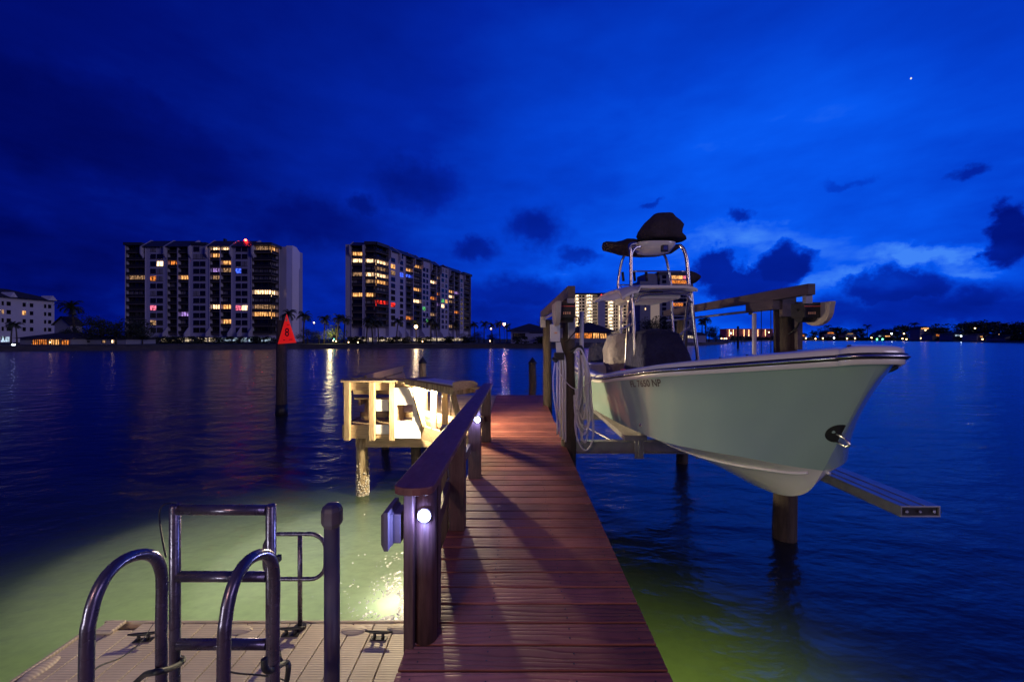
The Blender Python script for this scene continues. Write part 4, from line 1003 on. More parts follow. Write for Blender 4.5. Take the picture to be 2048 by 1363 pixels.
m=MB();m.prism([Q(555.5,687.5),Q(592,685),Q(573,628)],(0,.03,0));sg=m.build('sign_board',[M['signborder']],mk)
m=MB();m.prism([Q(559,684.5,14.37),Q(588.5,682.5,14.37),Q(573,636,14.37)],(0,.008,0));m.build('sign_face',M['signred'],sg)
m=MB();m.prism([Q(570.5,642,14.36),Q(575.3,642,14.36),Q(573,634,14.36)],(0,.008,0));m.build('sign_tip',M['label'],sg)
m=MB();m.prism([Q(566,679,14.364),Q(570,678.7,14.364),Q(570,680,14.364),Q(566,680.2,14.364)],(0,.006,0));m.prism([Q(578,678.2,14.364),Q(585,677.8,14.364),Q(585,679,14.364),Q(578,679.4,14.364)],(0,.006,0));m.prism([Q(574,648.5,14.364),Q(579,648.3,14.364),Q(579,649.4,14.364),Q(574,649.6,14.364)],(0,.006,0));m.build('sign_mark',M['black'],sg)
cu=bpy.data.curves.new('n','FONT');cu.body='8';cu.size=1;cu.align_x='CENTER';cu.align_y='CENTER';cu.offset=.012;to=bpy.data.objects.new('n',cu);COL.objects.link(to);bpy.context.view_layer.update()
me=to.evaluated_get(bpy.context.evaluated_depsgraph_get()).to_mesh();mm=MB();cc=Q(574,664,14.358)
ys=[v.co.y for v in me.vertices];yc=(min(ys)+max(ys))/2;k=.30/(max(ys)-min(ys))
for v in me.vertices: mm.v.append((cc.x+v.co.x*k*.8,cc.y,cc.z+(v.co.y-yc)*k))
for p in me.polygons: mm.face(list(p.vertices))
mm.build('sign_number',M['black'],sg,fix=False);bpy.data.objects.remove(to)
m=MB();m.prism([P(552,672,14.8),P(566,672,14.85),P(561,640,14.85)],(0,.03,0));m.build('rear_board',M['rooft'],mk)

# ------------------------------------------------------------------ BUILDINGS
class Face:
    def __init__(s,p0,p1): s.p0=Vector((*p0,0));s.p1=Vector((*p1,0));s.e=(s.p1-s.p0).normalized();s.n=Vector((-s.e.y,s.e.x,0));s.L=(s.p1-s.p0).length
    def u(s,px):
        k=(px-HX)/F;d=s.p1-s.p0;return (k*s.p0.y-s.p0.x)/(d.x-k*d.y)*s.L
    def w(s,u,d,z): return s.p0+s.e*u+s.n*d+Vector((0,0,z))
    def box(s,mb,u0,u1,d0,d1,z0,z1,m=0):
        w=s.w;mb.hexa([w(u0,d0,z0),w(u1,d0,z0),w(u1,d1,z0),w(u0,d1,z0),w(u0,d0,z1),w(u1,d0,z1),w(u1,d1,z1),w(u0,d1,z1)],m)
def tower_face(root,fc,secs,zf,fh,nf,lit,deep,wallm,body,shutters=.25):
    """secs: (kind,pxa,pxb,[window spans]) ; zf: z of top of floor 0"""
    for ci,sec in enumerate(secs):
        kind,a,b,wins=sec[:4];ta,tb=sec[4] if len(sec)>4 else (0,0)
        ua,ub=fc.u(a),fc.u(b)
        zb=LZ+2.6;zt=zf
        if kind=='win':
            fc.box(body,ua,ub,0,deep,zb,zt)
            for f in range(0,nf):
                zc=zf-fh*(f+.5)
                for wi,(wa,wb) in enumerate(wins):
                    st=lit.get((ci,f,wi),'shut' if random.random()<shutters*.6 else 'dark')
                    if f==0 and random.random()<.5: continue
                    m=MB();u0,u1=fc.u(wa),fc.u(wb);h=fh*.32
                    fc.box(m,u0,u1,-.10,-.02,zc-h,zc+h,0)
                    fc.box(m,(u0+u1)/2-.05,(u0+u1)/2+.05,-.14,-.101,zc-h,zc+h,1)
                    fc.box(m,u0-.12,u1+.12,-.16,-.001,zc-h-.16,zc-h-.001,2)
                    m.build('window',[W[st],M['rail'],M['slab']],root)
        elif kind=='bal':
            fc.box(body,ua+ta,ub-tb,1.5,deep,zb,zt)
            for f in range(nf):
                z0=zf-fh*(f+1);st=lit.get((ci,f),'shut' if random.random()<shutters else 'dark')
                m=MB();fc.box(m,ua+.05,ub-.05,-.15,1.49,z0-.12,z0+.12,1)
                fc.box(m,ua+.08,ub-.08,-.12,-.04,z0+.121,z0+1.05,2)
                fc.box(m,ua+.02+ta*.85,ub-.02-tb*.85,1.35,1.45,z0+.121,z0+fh-.13,0)
                n=max(2,int((ub-ua)/1.7))
                for i in range(n+1):
                    u=ua+.05+(ub-ua-.2)*i/n;fc.box(m,u,u+.16,1.18,1.34,z0+.121,z0+fh-.13,2)
                    if st!='dark' or i%2==0: fc.box(m,u,u+.10,-.03,.05,z0+1.051,z0+fh-.13,2)
                m.build('balcony',[W[st],M['slab'],M['rail']],root)
            ta or fc.box(body,ua-.18,ua+.02,-.25,1.52,zb,zt);tb or fc.box(body,ub-.02,ub+.18,-.25,1.52,zb,zt)
        elif kind=='wall':
            fc.box(body,ua,ub,0,deep,zb,zt)
def slope_roof(root,fc,a,b,z0,z1,dpt=3.2,body=None,bul=1.1,down=4.5,mid=None):
    ua,ub=fc.u(a),fc.u(b);w=fc.w
    m=MB();m.prism([w(ua,-bul,z0),w(ua,dpt,z1),w(ua,dpt+2,z1),w(ua,dpt+2,z0)],fc.e*(ub-ua));m.build('sloped_roof',M['roof'],root)
    for u in [ua,ub-.3]+([fc.u(mid)] if mid else []):
        body.prism([w(u,-bul-.25,z0-.1),w(u,dpt,z1+.25),w(u,dpt+1,z1+.25),w(u,dpt+1,z0-3),w(u,0,z0-down),w(u,-bul-.25,z0-2.8)],fc.e*.35)
def lobby(root,fc,a,b,n,cool=False,z0=LZ+.5,z1=LZ+2.0):
    ua,ub=fc.u(a),fc.u(b)
    for i in range(n):
        u0=ua+(ub-ua)*i/n;u1=ua+(ub-ua)*(i+1)/n-.9
        if random.random()<.18: continue
        m=MB();fc.box(m,u0,u1,1.3,1.4,z0,z1,0)
        for k in range(1,4): fc.box(m,u0+(u1-u0)*k/4,u0+(u1-u0)*k/4+.12,1.2,1.3,z0,z1,1)
        m.build('lobby_window',[W['lobbyc'] if (cool and i>n*.55) else W['lobby'],M['rail']],root)

random.seed(11)
# --- B1
YB=150
b1=thing('apartment_tower',(XX(420,YB),YB+8,LZ),'wide dark apartment tower on far shore left of the red marker, several floors lit','building')
f1=Face((XX(250,YB),YB),(XX(543,YB),YB));body=MB()
fh=14.7/F*YB;zf=ZZ(490.5,YB)
secs=[('bal',252,291,[]),('win',291,335,[(301,312),(314,326)]),('bal',335,356,[]),('bal',356,378,[]),('win',378,420,[(387,399),(400.5,411)]),('bal',420,441,[]),('bal',441,463,[]),('win',463,504,[(472,482),(484,495)]),('bal',504,543,[],(0,1.7))]
lit={(1,2,1):'bright',(1,4,0):'orange',(1,8,0):'pink',(1,10,0):'dim',(2,2):'orange',(3,4):'warm',(3,9):'purple',(5,0):'bright',(6,0):'bright',(5,1):'warm',(6,2):'warm',(5,3):'purple',(6,3):'dim',(5,4):'dim',(5,8):'bright',(6,8):'warm',(6,10):'warm',(7,8,0):'pink',(7,8,1):'bright',(7,3,0):'blue',(8,0):'dim',(8,6):'bright',(8,8):'dim',(8,9):'warm',(0,4):'dim'}
tower_face(b1,f1,secs,zf,fh,12,lit,17,M['wall'],body,.2)
fB=Face((XX(543,YB),YB),(XX(558,YB+5),YB+5))
tower_face(b1,fB,[('bal',543.3,557.5,[],(1.7,0))],zf,fh,12,{(0,0):'warm',(0,6):'bright',(0,9):'warm',(0,8):'dim'},12,M['wall'],body,.2)
slope_roof(b1,f1,286,383,ZZ(494,YB),ZZ(477.5,YB),body=body,mid=332)
slope_roof(b1,f1,415,508,ZZ(494,YB),ZZ(477.5,YB),body=body,mid=463)
for pa,pb in ((249,286),(383.5,414.5),(508.5,545)):
    m=MB();f1.box(m,f1.u(pa),f1.u(pb),-.6,15,zf+.01,ZZ(485,YB));m.build('parapet',M['roof'],b1)
f1.box(body,f1.u(291),f1.u(543),1.6,17,LZ,LZ+2.59)
f1.box(body,f1.u(291),f1.u(543),-.2,1.59,LZ+2.05,LZ+2.62)
f1.box(body,f1.u(262),f1.u(543),-.5,-.2,LZ,LZ+.35)
# flared fins at the foot
for px in (300,335,378,420,463,482,504):
    u=f1.u(px);w_=f1.w;body.prism([w_(u,0,LZ+9),w_(u,-.1,LZ+6.2),w_(u,-2.4,LZ+3.6),w_(u,-2.4,LZ+2.4),w_(u,0,LZ+2.4)],f1.e*.3)
# end wall
Yw=YB+6
body.box(XX(558,Yw),XX(573,Yw),Yw,Yw+12,LZ,ZZ(493,Yw))
body.build('wall',M['wall'],b1)
m=MB();Yw=160;X0=XX(572,Yw);X1=XX(585,Yw)
prof=[(Yw,LZ),(Yw,ZZ(491,Yw)),(Yw+3,ZZ(491,Yw)),(Yw+5.6,ZZ(499,Yw)),(Yw+5.6,ZZ(530,Yw)),(Yw+4.8,ZZ(536,Yw)),(Yw+4.8,LZ)]
m.prism([(X0,a,b) for a,b in prof],(X1-X0,0,0));M['wall_pale']=mat('pale_end_wall',(.86,.80,.84),.8,var=.06,vs=.2)
m.build('stair_tower',M['wall_pale'],b1)
lobby(b1,f1,268,541,17,True)
m=MB();m.box(XX(437,YB)-.4,XX(437,YB)+.4,YB+3,YB+4,ZZ(478,YB),ZZ(473,YB));m.build('roof_vent',M['roof'],b1)
m=MB();m.sphere((XX(480.5,YB),YB+3,ZZ(476,YB)),.42,n=10,k=8);m.build('beacon_light',M['lampr'],b1)

# --- B2
YA=165
b2=thing('apartment_tower',(XX(800,190),190,LZ),'tall apartment tower seen at an angle right of the red marker, receding to the right','building')
fa=Face((XX(690,YA-5),YA-5),(XX(752,YA-4),YA-4));fb=Face((XX(752,YA-4),YA-4),(XX(941,243),243))
body=MB();fh=13.25/F*YA;zf=ZZ(494,YA)
lit={(1,1):'warm',(1,2):'bright',(1,4):'dim',(1,7):'warm',(3,2):'bright',(3,4):'bright',(3,5):'dim',(3,7):'warm'}
tower_face(b2,fa,[('wall',691,703,[]),('bal',703,725,[]),('wall',725,730,[]),('bal',730,752,[],(0,1.7))],zf,fh,12,lit,14,M['wall'],body,.25)
lit={(0,2):'bright',(0,3):'dim',(0,4):'bright',(0,5):'warm',(0,8):'redw',(1,2,0):'warm',(1,3,0):'dim',(1,8,0):'redw',(2,3,0):'blue',(3,2):'warm',(3,3):'blue',(3,10):'orange',(4,1):'warm',(4,5):'warm',(4,7):'bright',(5,8,0):'green',(5,10,1):'green',(6,3):'bright',(6,6):'orange',(7,2):'dim',(7,7):'purple',(7,5):'orange',(8,6,0):'green',(8,7,0):'bright',(8,6,1):'warm',(9,4):'warm',(9,5):'bright',(9,6):'dim',(10,4):'purple',(10,8):'orange',(6,9):'dim',(9,11):'dim'}
secs=[('bal',752,777,[],(1.7,0)),('win',777,797,[(782,790)]),('win',797,811,[(800,806)]),('bal',811,826,[]),('bal',826,843,[]),('win',843,860,[(845.5,850.5),(852.5,856.5)]),('bal',860,873,[]),('bal',873,880,[]),('win',880,897,[(883,888),(890.5,894.5)]),('bal',897,908,[]),('bal',908,919,[]),('win',919,927,[(921,925)]),('bal',927,941,[])]
tower_face(b2,fb,secs,zf,fh,12,lit,16,M['wall'],body,.25)
zr=zf-.6;zt=zf+3.4
slope_roof(b2,fa,700,728,zr,zf+1.6,body=body)
for a,b,md in ((777,797,None),(797,843,826),(860,880,None),(897,927,None)): slope_roof(b2,fb,a,b,zr,zt-1,body=body,mid=md)
for pa,pb in ((927,943),(843.5,859.5)):
    m=MB();fb.box(m,fb.u(pa),fb.u(pb),-.5,12,zf+.01,zf+1.3);m.build('parapet',M['roof'],b2)
m=MB();fb.box(m,fb.u(752)-.0,fb.u(777),-.6,12,zf+.01,zf+1.3);fa.box(m,fa.u(729),fa.u(751.5),-.6,3,zf+.012,zf+1.25);m.build('parapet',M['roof'],b2)
fb.box(body,fb.u(752)+1.8,fb.u(940),1.6,15,LZ,LZ+2.59);fa.box(body,fa.u(691),fa.u(751),1.6,12,LZ,LZ+2.59)
fb.box(body,fb.u(753),fb.u(941),-.4,1.59,LZ+2.05,LZ+2.62);fa.box(body,fa.u(691),fa.u(751),-.4,1.59,LZ+2.05,LZ+2.62)
for px in (797,811,843,860,880,897):
    u=fb.u(px);w_=fb.w;body.prism([w_(u,0,LZ+8),w_(u,-.1,LZ+5.5),w_(u,-1.8,LZ+3.6),w_(u,-1.8,LZ+2.4),w_(u,0,LZ+2.4)],fb.e*.35)
body.build('wall',M['wall'],b2)
lobby(b2,fa,703,748,4);lobby(b2,fb,756,936,12)

# --- B3 lit tower
b3=thing('hotel_tower',(XX(1215,350),355,LZ),'distant apartment tower with brightly lit white balcony columns behind the boat','building')
Y3=350;f3=Face((XX(1148,Y3),Y3),(XX(1282,Y3),Y3));body=MB();zf=ZZ(589,Y3);fh=6.62/F*Y3
M['wall_lit']=mat('lamplit_stucco',(.62,.55,.48),.8,var=.1,vs=.1);b_=M['wall_lit'].node_tree.nodes['Principled BSDF'];b_.inputs['Emission Color'].default_value=(1,.72,.42,1);b_.inputs['Emission Strength'].default_value=.16  # emission in the wall stands in for lamplight falling on it
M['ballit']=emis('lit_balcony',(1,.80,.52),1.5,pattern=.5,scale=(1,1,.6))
f3.box(body,0,f3.L,1.5,20,LZ,zf)
cols=[(1152,1158,'l'),(1159,1164,'d'),(1165,1171,'d'),(1174,1185,'l'),(1187,1191,'d'),(1191.5,1195,'d'),(1211,1217,'d'),(1218,1227,'l'),(1228,1232,'d'),(1233,1237,'d'),(1239,1246,'l'),(1248,1254,'d'),(1258,1266,'l'),(1271,1279,'l')]
cnt=0
for (a,b,k) in cols:
    for f in range(11):
        z0=zf-fh*(f+1)+.4;u0,u1=f3.u(a),f3.u(b)
        if k=='d':
            pass
        else:
            m=MB();f3.box(m,u0,u1,-.4,1.45,z0-.35,z0-.1,1);f3.box(m,u0,u1,1.3,1.45,z0-.1,z0+fh-.5,0)
            uc=(u0+u1)/2;m.sphere(f3.w(uc,.6,z0+fh-1.0),.42,2,n=6,k=4)
            f3.box(m,u0,u1,-.4,-.3,z0-.1,z0+.7,1);m.build('balcony',[M['ballit'],M['wall_lit'],M['lampx'] if 'lampx' in M else M['lampw']],b3);cnt+=1
for (a,b,k) in cols:
    if k=='d':
        for f in range(11):
            z0=zf-fh*(f+1)+.4;m=MB();f3.box(m,f3.u(a),f3.u(b)-.5,1.40,1.495,z0+.2,z0+fh-.9);m.build('window',M['dglass'],b3)
m=MB();f3.box(m,f3.u(1196),f3.u(1210),-.6,3,LZ,zf-.5);m.build('blank_wall',M['wall2'],b3)
m=MB();f3.box(m,-1,f3.L+1,-.6,20.2,zf+.01,zf+1.4);f3.box(m,f3.u(1195),f3.u(1211),-1,5,zf-6,zf+1.5);m.build('roof_edge',M['roof'],b3)
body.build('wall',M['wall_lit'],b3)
# --- B4
b4=thing('apartment_tower',(XX(1335,260),265,LZ),'dim tower with lit top-floor windows directly behind the boat tower frame','building')
Y4=260;f4=Face((XX(1280,Y4),Y4),(XX(1390,Y4+4),Y4+4));body=MB();zf=ZZ(548,Y4);fh=9.2/F*Y4
f4.box(body,f4.u(1280),f4.u(1301),0,18,LZ,ZZ(562,Y4));f4.box(body,f4.u(1297),f4.u(1319),2,18,LZ,ZZ(545,Y4));f4.box(body,f4.u(1321),f4.u(1342),1,18,LZ,zf)
f4.box(body,f4.u(1342),f4.u(1389),1.5,18,LZ,zf)
body.build('wall',M['wall3'],b4)
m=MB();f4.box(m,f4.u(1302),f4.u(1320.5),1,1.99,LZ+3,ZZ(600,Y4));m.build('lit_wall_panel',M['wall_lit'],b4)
for f in range(12):
    z0=zf-fh*(f+1)
    for (a,b) in ((1326,1334),(1345,1356),(1357,1368),(1369,1380)):
        st='dark'
        if f==0 and a>1340: st='warm' if a!=1369 else 'pink'
        if f==1 and a>1340: st='orange'
        if f==6 and a in(1345,1357): st='orange'
        m=MB();f4.box(m,f4.u(a),f4.u(b),1.3 if a>1340 else .85,1.4 if a>1340 else .95,z0+.5,z0+fh-.4,0);m.build('window',[W[st]],b4)
for f,py in ((0,603),(1,610),(2,617.5)):
    m=MB();f4.box(m,f4.u(1289),f4.u(1291.5),-.2,-.05,ZZ(py+1.7,Y4),ZZ(py-1.7,Y4));m.build('window',W['dark'] if f<2 else W['bright'],b4)
m=MB();f4.box(m,f4.u(1320),f4.u(1391),.5,18,zf+.01,zf+2);m.build('parapet',M['roof'],b4)

# --- generic low houses
def house(lb,px0,px1,pyr,pye,Y,dep,kind='hip',wallm='wall3',wins=(),name='house',cat='house',over=.8,base=None,roofm='rooft',group=None):
    x0,x1=XX(px0,Y),XX(px1,Y);ze=ZZ(pye,Y);zr=ZZ(pyr,Y);zb=LZ if base is None else base
    t=thing(name,((x0+x1)/2,Y+dep/2,zb),lb,cat,group)
    m=MB();m.box(x0,x1,Y,Y+dep,zb,ze)
    if kind=='gable_front':
        m.prism([(x0,Y+.01,ze),(x1,Y+.01,ze),((x0+x1)/2,Y+.01,zr-.2)],(0,dep-.02,0))
    m.build('wall',M[wallm],t)
    m=MB();o=over
    if kind=='hip':
        h=min((x1-x0)/2,dep/2)*.95;ax,bx_=x0+h,x1-h
        c=[(x0-o,Y-o,ze),(x1+o,Y-o,ze),(x1+o,Y+dep+o,ze),(x0-o,Y+dep+o,ze),(ax,Y+dep/2,zr),(bx_,Y+dep/2,zr)]
        b=m.pts(c)
        for q in ((0,1,5,4),(1,2,5),(2,3,4,5),(3,0,4),(3,2,1,0)): m.face([b+i for i in q])
    elif kind=='gable':
        c=[(x0-o,Y-o,ze),(x0-o,Y+dep+o,ze),(x0-o,Y+dep/2,zr)];m.prism(c,(x1-x0+2*o,0,0))
    else:
        w_=(x1-x0)/2;sl=(zr-ze)/w_
        for s_ in (-1,1):
            xm=(x0+x1)/2;m.prism([(xm,Y-o,zr),(xm+s_*(w_+o),Y-o,ze-sl*o),(xm+s_*(w_+o),Y-o,ze-sl*o-.25),(xm,Y-o,zr-.3)],(0,dep+2*o,0))
    m.build('roof',M[roofm],t)
    for (a,b,ya,yb,st) in wins:
        m=MB();m.box(XX(a,Y),XX(b,Y),Y-.08,Y-.02,ZZ(yb,Y),ZZ(ya,Y),0);n=max(1,int((b-a)/4))
        if b-a>3:
            for k in range(n+1): X=XX(a+(b-a)*k/n,Y);m.box(X-.08,X+.08,Y-.16,Y-.081,ZZ(yb,Y),ZZ(ya,Y),1)
        m.build('window',[W[st],M['rail']],t)
    return t
wl=[]
for r_,py in enumerate((604,620,636,651)):
    for a,b in ((3,7),(13,21),(45,51),(59.5,66),(88,92),(96,102)):
        st='warm' if (r_==1 and a==45) else 'dark'
        if a<10 and r_==0: st='dim'
        wl.append((a,b,py-3.6,py+3.6,st))
fl4=Face((-165,108),(-165,143.5));bl=thing('apartment_block',(-172,126,LZ),'white four-storey block with hipped dark roof at the far left edge','building')
ze4=ZZ(600,143.5)-.3
m=MB();fl4.box(m,0,fl4.L,0,16,LZ,ze4);m.build('wall',M['wall2'],bl)
m=MB();w_=fl4.w;L4=fl4.L
c=[w_(-1.5,-1.5,ze4),w_(L4+1.5,-1.5,ze4),w_(L4+1.5,17.5,ze4),w_(-1.5,17.5,ze4),w_(7,8,ze4+3.4),w_(L4-7,8,ze4+3.4)];b=m.pts(c)
for q in ((0,1,5,4),(1,2,5),(2,3,4,5),(3,0,4),(3,2,1,0)): m.face([b+i for i in q])
m.build('roof',M['rooft'],bl)
for pa,pb in ((10,26),(88,106)):
    u0,u1=fl4.u(pa),fl4.u(pb);m=MB();m.prism([w_(u0,-1.6,ze4+.02),w_(u1,-1.6,ze4+.02),w_((u0+u1)/2,-1.6,ze4+1.7)],Vector((-4,0,0)));m.build('gable',M['wall2'],bl)
for r_ in range(4):
    for a,b_x in ((3,7),(13,21),(45,51),(59.5,66),(88,92),(96,102)):
        st='warm' if (r_==1 and a==45) else ('dim' if (r_==1 and a==3) else 'dark');zc=ze4-2.1-r_*2.75
        m=MB();fl4.box(m,fl4.u(a),fl4.u(b_x),-.12,-.02,zc-.65,zc+.65);m.build('window',W[st],bl)
for a,b_x in ((2,9),(11,18)):
    m=MB();fl4.box(m,fl4.u(a),fl4.u(b_x),-.12,-.02,LZ+.6,LZ+2.2);m.build('window',W['lobbyc'],bl)
house('small gabled house beside the white block at far left',109,140,632,646,122,3.5,'gable_front','wall3',(),over=.5)
house('long low building with warmly lit open porch at far left',40,142,662,676,104,12,'hip','wall3',((66,95,679,689,'orange'),(98,120,679,689,'warm'),(124,139,680,689,'orange'),(4,10,672,680,'lobbyc')),'restaurant','building',1.0)
house('low pale motel wing beneath the dark oaks',144,252,671,678,108,9,'gable','wall3',((205,212,680,685,'dim'),(223,228,680,685,'bright'),(168,180,681,684,'dark')),'motel_wing','building',.5)
house('hip-roofed waterside pavilion left of the near lift pile',1022,1100,645,661,128,16,'hip','wall',((1027,1050,666,676,'dark'),(1060,1092,664,666,'dark')),'pavilion','pavilion',1.6)
house('thatched waterside restaurant with warm lights behind the guide pole',1150,1222,642,663,150,16,'hip','wall3',((1148,1166,666,676,'orange'),(1168,1184,666,676,'orange'),(1186,1198,666,676,'warm'),(1200,1213,667,676,'warm')),'restaurant','building',2.0)
house('small pale cottage with lit windows right of the T-top legs',1366,1412,664,670,170,9,'gable','wall',((1370,1387,671,676,'lobby'),),'cottage','house',.4,roofm='rooft')
# distant hotel with light columns
d3=thing('distant_hotel',(XX(1495,600),600,LZ),'small distant reddish hotel with vertical rows of lights beneath the lift beam','building')
f5=Face((XX(1452,600),600),(XX(1546,600),600));m=MB();f5.box(m,0,f5.L,0,18,LZ,ZZ(657,600))
M['wall_red']=mat('reddish_stucco_glow',(.35,.12,.14),.8,var=.2,vs=.05);b_=M['wall_red'].node_tree.nodes['Principled BSDF'];b_.inputs['Emission Color'].default_value=(.5,.06,.12,1);b_.inputs['Emission Strength'].default_value=.025  # weak red emission put into the wall as if light fell on it
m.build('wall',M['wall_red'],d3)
for px in (1458,1466,1474.5,1487.5,1497,1515,1530):
    m=MB()
    for f in range(6): m.sphere((XX(px,600),599,ZZ(659.5+2.4*f,600)),.36,n=6,k=4)
    m.build('light_column',M['lampw'],d3)
# dark block left of it
# ------------------------------------------------------------------ TREES
def palm_mesh(h,seed,fr=20):
    rd=random.Random(seed);tr=MB();lean=rd.uniform(-.08,.08)*h
    n=8;tr.tube([(lean*(i/n)**2,0,h*.9*i/n) for i in range(n+1)],[.26*(1-.35*i/n)+(.12 if i==0 else 0) for i in range(n+1)],8)
    lf=MB();top=Vector((lean,0,h*.9))
    for k in range(fr):
        az=2*math.pi*k/fr+rd.uniform(-.2,.2);e0=rd.uniform(-.35,1.15);L_=rd.uniform(2.2,3.0)*h/9
        d=Vector((math.cos(az),math.sin(az),0));p=top.copy();dirz=math.sin(e0);pr=p.copy();N=9
        pts=[]
        for i in range(N+1):
            t=i/N;ang=e0-1.9*t*t-.2*t;pts.append(p.copy());p=p+(d*math.cos(ang)+Vector((0,0,math.sin(ang))))*(L_/N)
        lf.tube(pts,[.04*(1-i/(N+1)) for i in range(N+1)],4)
        side_=Vector((-d.y,d.x,0))
        for i in range(1,N+1):
            for sg in (-1,1):
                for q in range(2):
                    a=pts[i-1].lerp(pts[i],q*.5+.1);ll=L_*.30*(1-.55*abs(i/N-.45))
                    tip=a+side_*sg*ll*.8+(pts[i]-pts[i-1]).normalized()*ll*.5+Vector((0,0,-ll*rd.uniform(.25,.7)))
                    wv=(pts[i]-pts[i-1]).normalized()*.09
                    b=lf.pts([a-wv,a+wv,tip]);lf.face((b,b+1,b+2))
    return tr,lf
def tree_mesh(h,wd,seed,nl=1800,ls=.45,low=.25):
    rd=random.Random(seed);tr=MB();tr.tube([(0,0,0),(.1,0,h*.25),(0,.1,h*.5)],[.4*h/10,.28*h/10,.18*h/10],8)
    cl=[]
    for k in range(16):
        a=rd.uniform(0,2*math.pi);r=rd.uniform(.15,.85)*wd/2;z=h*rd.uniform(low+.12,.86);c=Vector((math.cos(a)*r,math.sin(a)*r,z));rr=rd.uniform(.14,.26)*min(wd,h*1.2)
        rr*=1-.35*abs(z/h-.5);cl.append((c,rr))
        tr.tube([(0,0,h*.3),c*.5+Vector((0,0,h*.2)),c],[.12*h/10,.07*h/10,.02],5)
    lf=MB()
    for i in range(nl):
        c,rr=cl[rd.randrange(len(cl))];v=Vector((rd.gauss(0,1),rd.gauss(0,1),rd.gauss(0,1))).normalized()*rr*rd.uniform(.55,1.08);v.z*=.8
        p=c+v;n=Vector((rd.gauss(0,1),rd.gauss(0,1),rd.gauss(0,1))).normalized();t=n.orthogonal().normalized();b_=n.cross(t);s_=ls*rd.uniform(.5,1.2)
        b=lf.pts([p+t*s_*.5,p+b_*s_*.35,p-t*s_*.5,p-b_*s_*.35]);lf.face((b,b+1,b+2,b+3))
    return tr,lf
def protot(name,mesh,lm,lb,cat,group):
    tr,lf=mesh;t=thing(name,(0,0,0),lb,cat,group)
    a=tr.build('trunk',M['bark'],t,fix=False);b=lf.build('crown',lm,t,fix=False);return t
first={}
def plant(kind,X,Y,h,lb,rot=None,z=LZ,sx=1):
    proto,h0=kinds[kind]
    s_=h/h0;rot=random.uniform(0,6.28) if rot is None else rot
    if kind not in first:
        first[kind]=True;proto.location=(X,Y,z);proto.rotation_euler=(0,0,rot);proto.scale=(s_*sx,s_*sx,s_);proto['label']=lb;return proto
    return dup(proto,(X,Y,z),rot,lb,(s_*sx,s_*sx,s_))
kinds={}
GP='palms along the far shore';GT='dark trees along the far shore'
for i in range(3): kinds['palm%d'%i]=(protot('palm_tree',palm_mesh(9,20+i),M['leaf2'],'palm','palm tree',GP),9)
for i in range(3): kinds['oak%d'%i]=(protot('tree',tree_mesh(10,(11,9,13)[i],40+i),M['leaf'],'tree','tree',GT),10)
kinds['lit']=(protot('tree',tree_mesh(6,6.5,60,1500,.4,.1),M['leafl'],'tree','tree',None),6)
kinds['bush']=(protot('shrub',tree_mesh(2.4,5,70,900,.35,-.05),M['leaf'],'shrub','shrub','shrubs in front of the towers'),2.4)
for i in range(3): kinds['far%d'%i]=(protot('tree',tree_mesh(12,(14,11,18)[i],80+i,900,1.1,.05),M['leaf'],'tree','tree','trees on the distant right shore'),12)
kinds['farpalm']=(protot('palm_tree',palm_mesh(12,99,16),M['leaf2'],'palm','palm tree','palms on the distant right shore'),12)
random.seed(5)
for i,(px,pt,Y,lb) in enumerate(((150,610,118,'tall palm standing above the dark oaks between the low block and wide tower'),(22,648,100,'leaning palm in front of the white block at far left'),(34,650,101,'second leaning palm in front of the white block at far left'),
  (574,625,128,'palm directly behind the red marker sign'),(607,627,128,'tall palm just right of the stair tower, catching light'),(648,636,126,'palm between the street lamp and the lamplit tree'),(674,634,124,'palm at the left edge of the angled tower'),(688,637,126,'palm against the left wall of the angled tower'),
  (733,642,116,'left palm of the cluster before the angled tower'),(745,638,118,'middle palm of the cluster before the angled tower'),(757,643,117,'right palm of the cluster before the angled tower'),(793,641,128,'palm before the first window column of the angled tower'),(833,645,140,'palm beside the bright entrance lamp of the angled tower'),(862,638,134,'taller palm in front of the middle of the angled tower'),(874,650,136,'short palm beside the taller one in front of the angled tower'),(914,648,146,'palm near the far end of the angled tower'),
  (950,647,150,'first palm right of the angled tower'),(968,646,154,'second palm right of the angled tower'),(984,650,150,'third palm right of the angled tower'),(1000,645,156,'palm next to the orange street lamp'),(1014,651,150,'low palm at the left end of the pavilion roof'),
  (1404,642,200,'shorter of two far palms right of the boat T-top'),(1412,635,200,'taller of two far palms right of the boat T-top'))):
    plant('palm%d'%(i%3),XX(px,Y),Y,ZZ(pt,Y)-LZ+.6,lb)
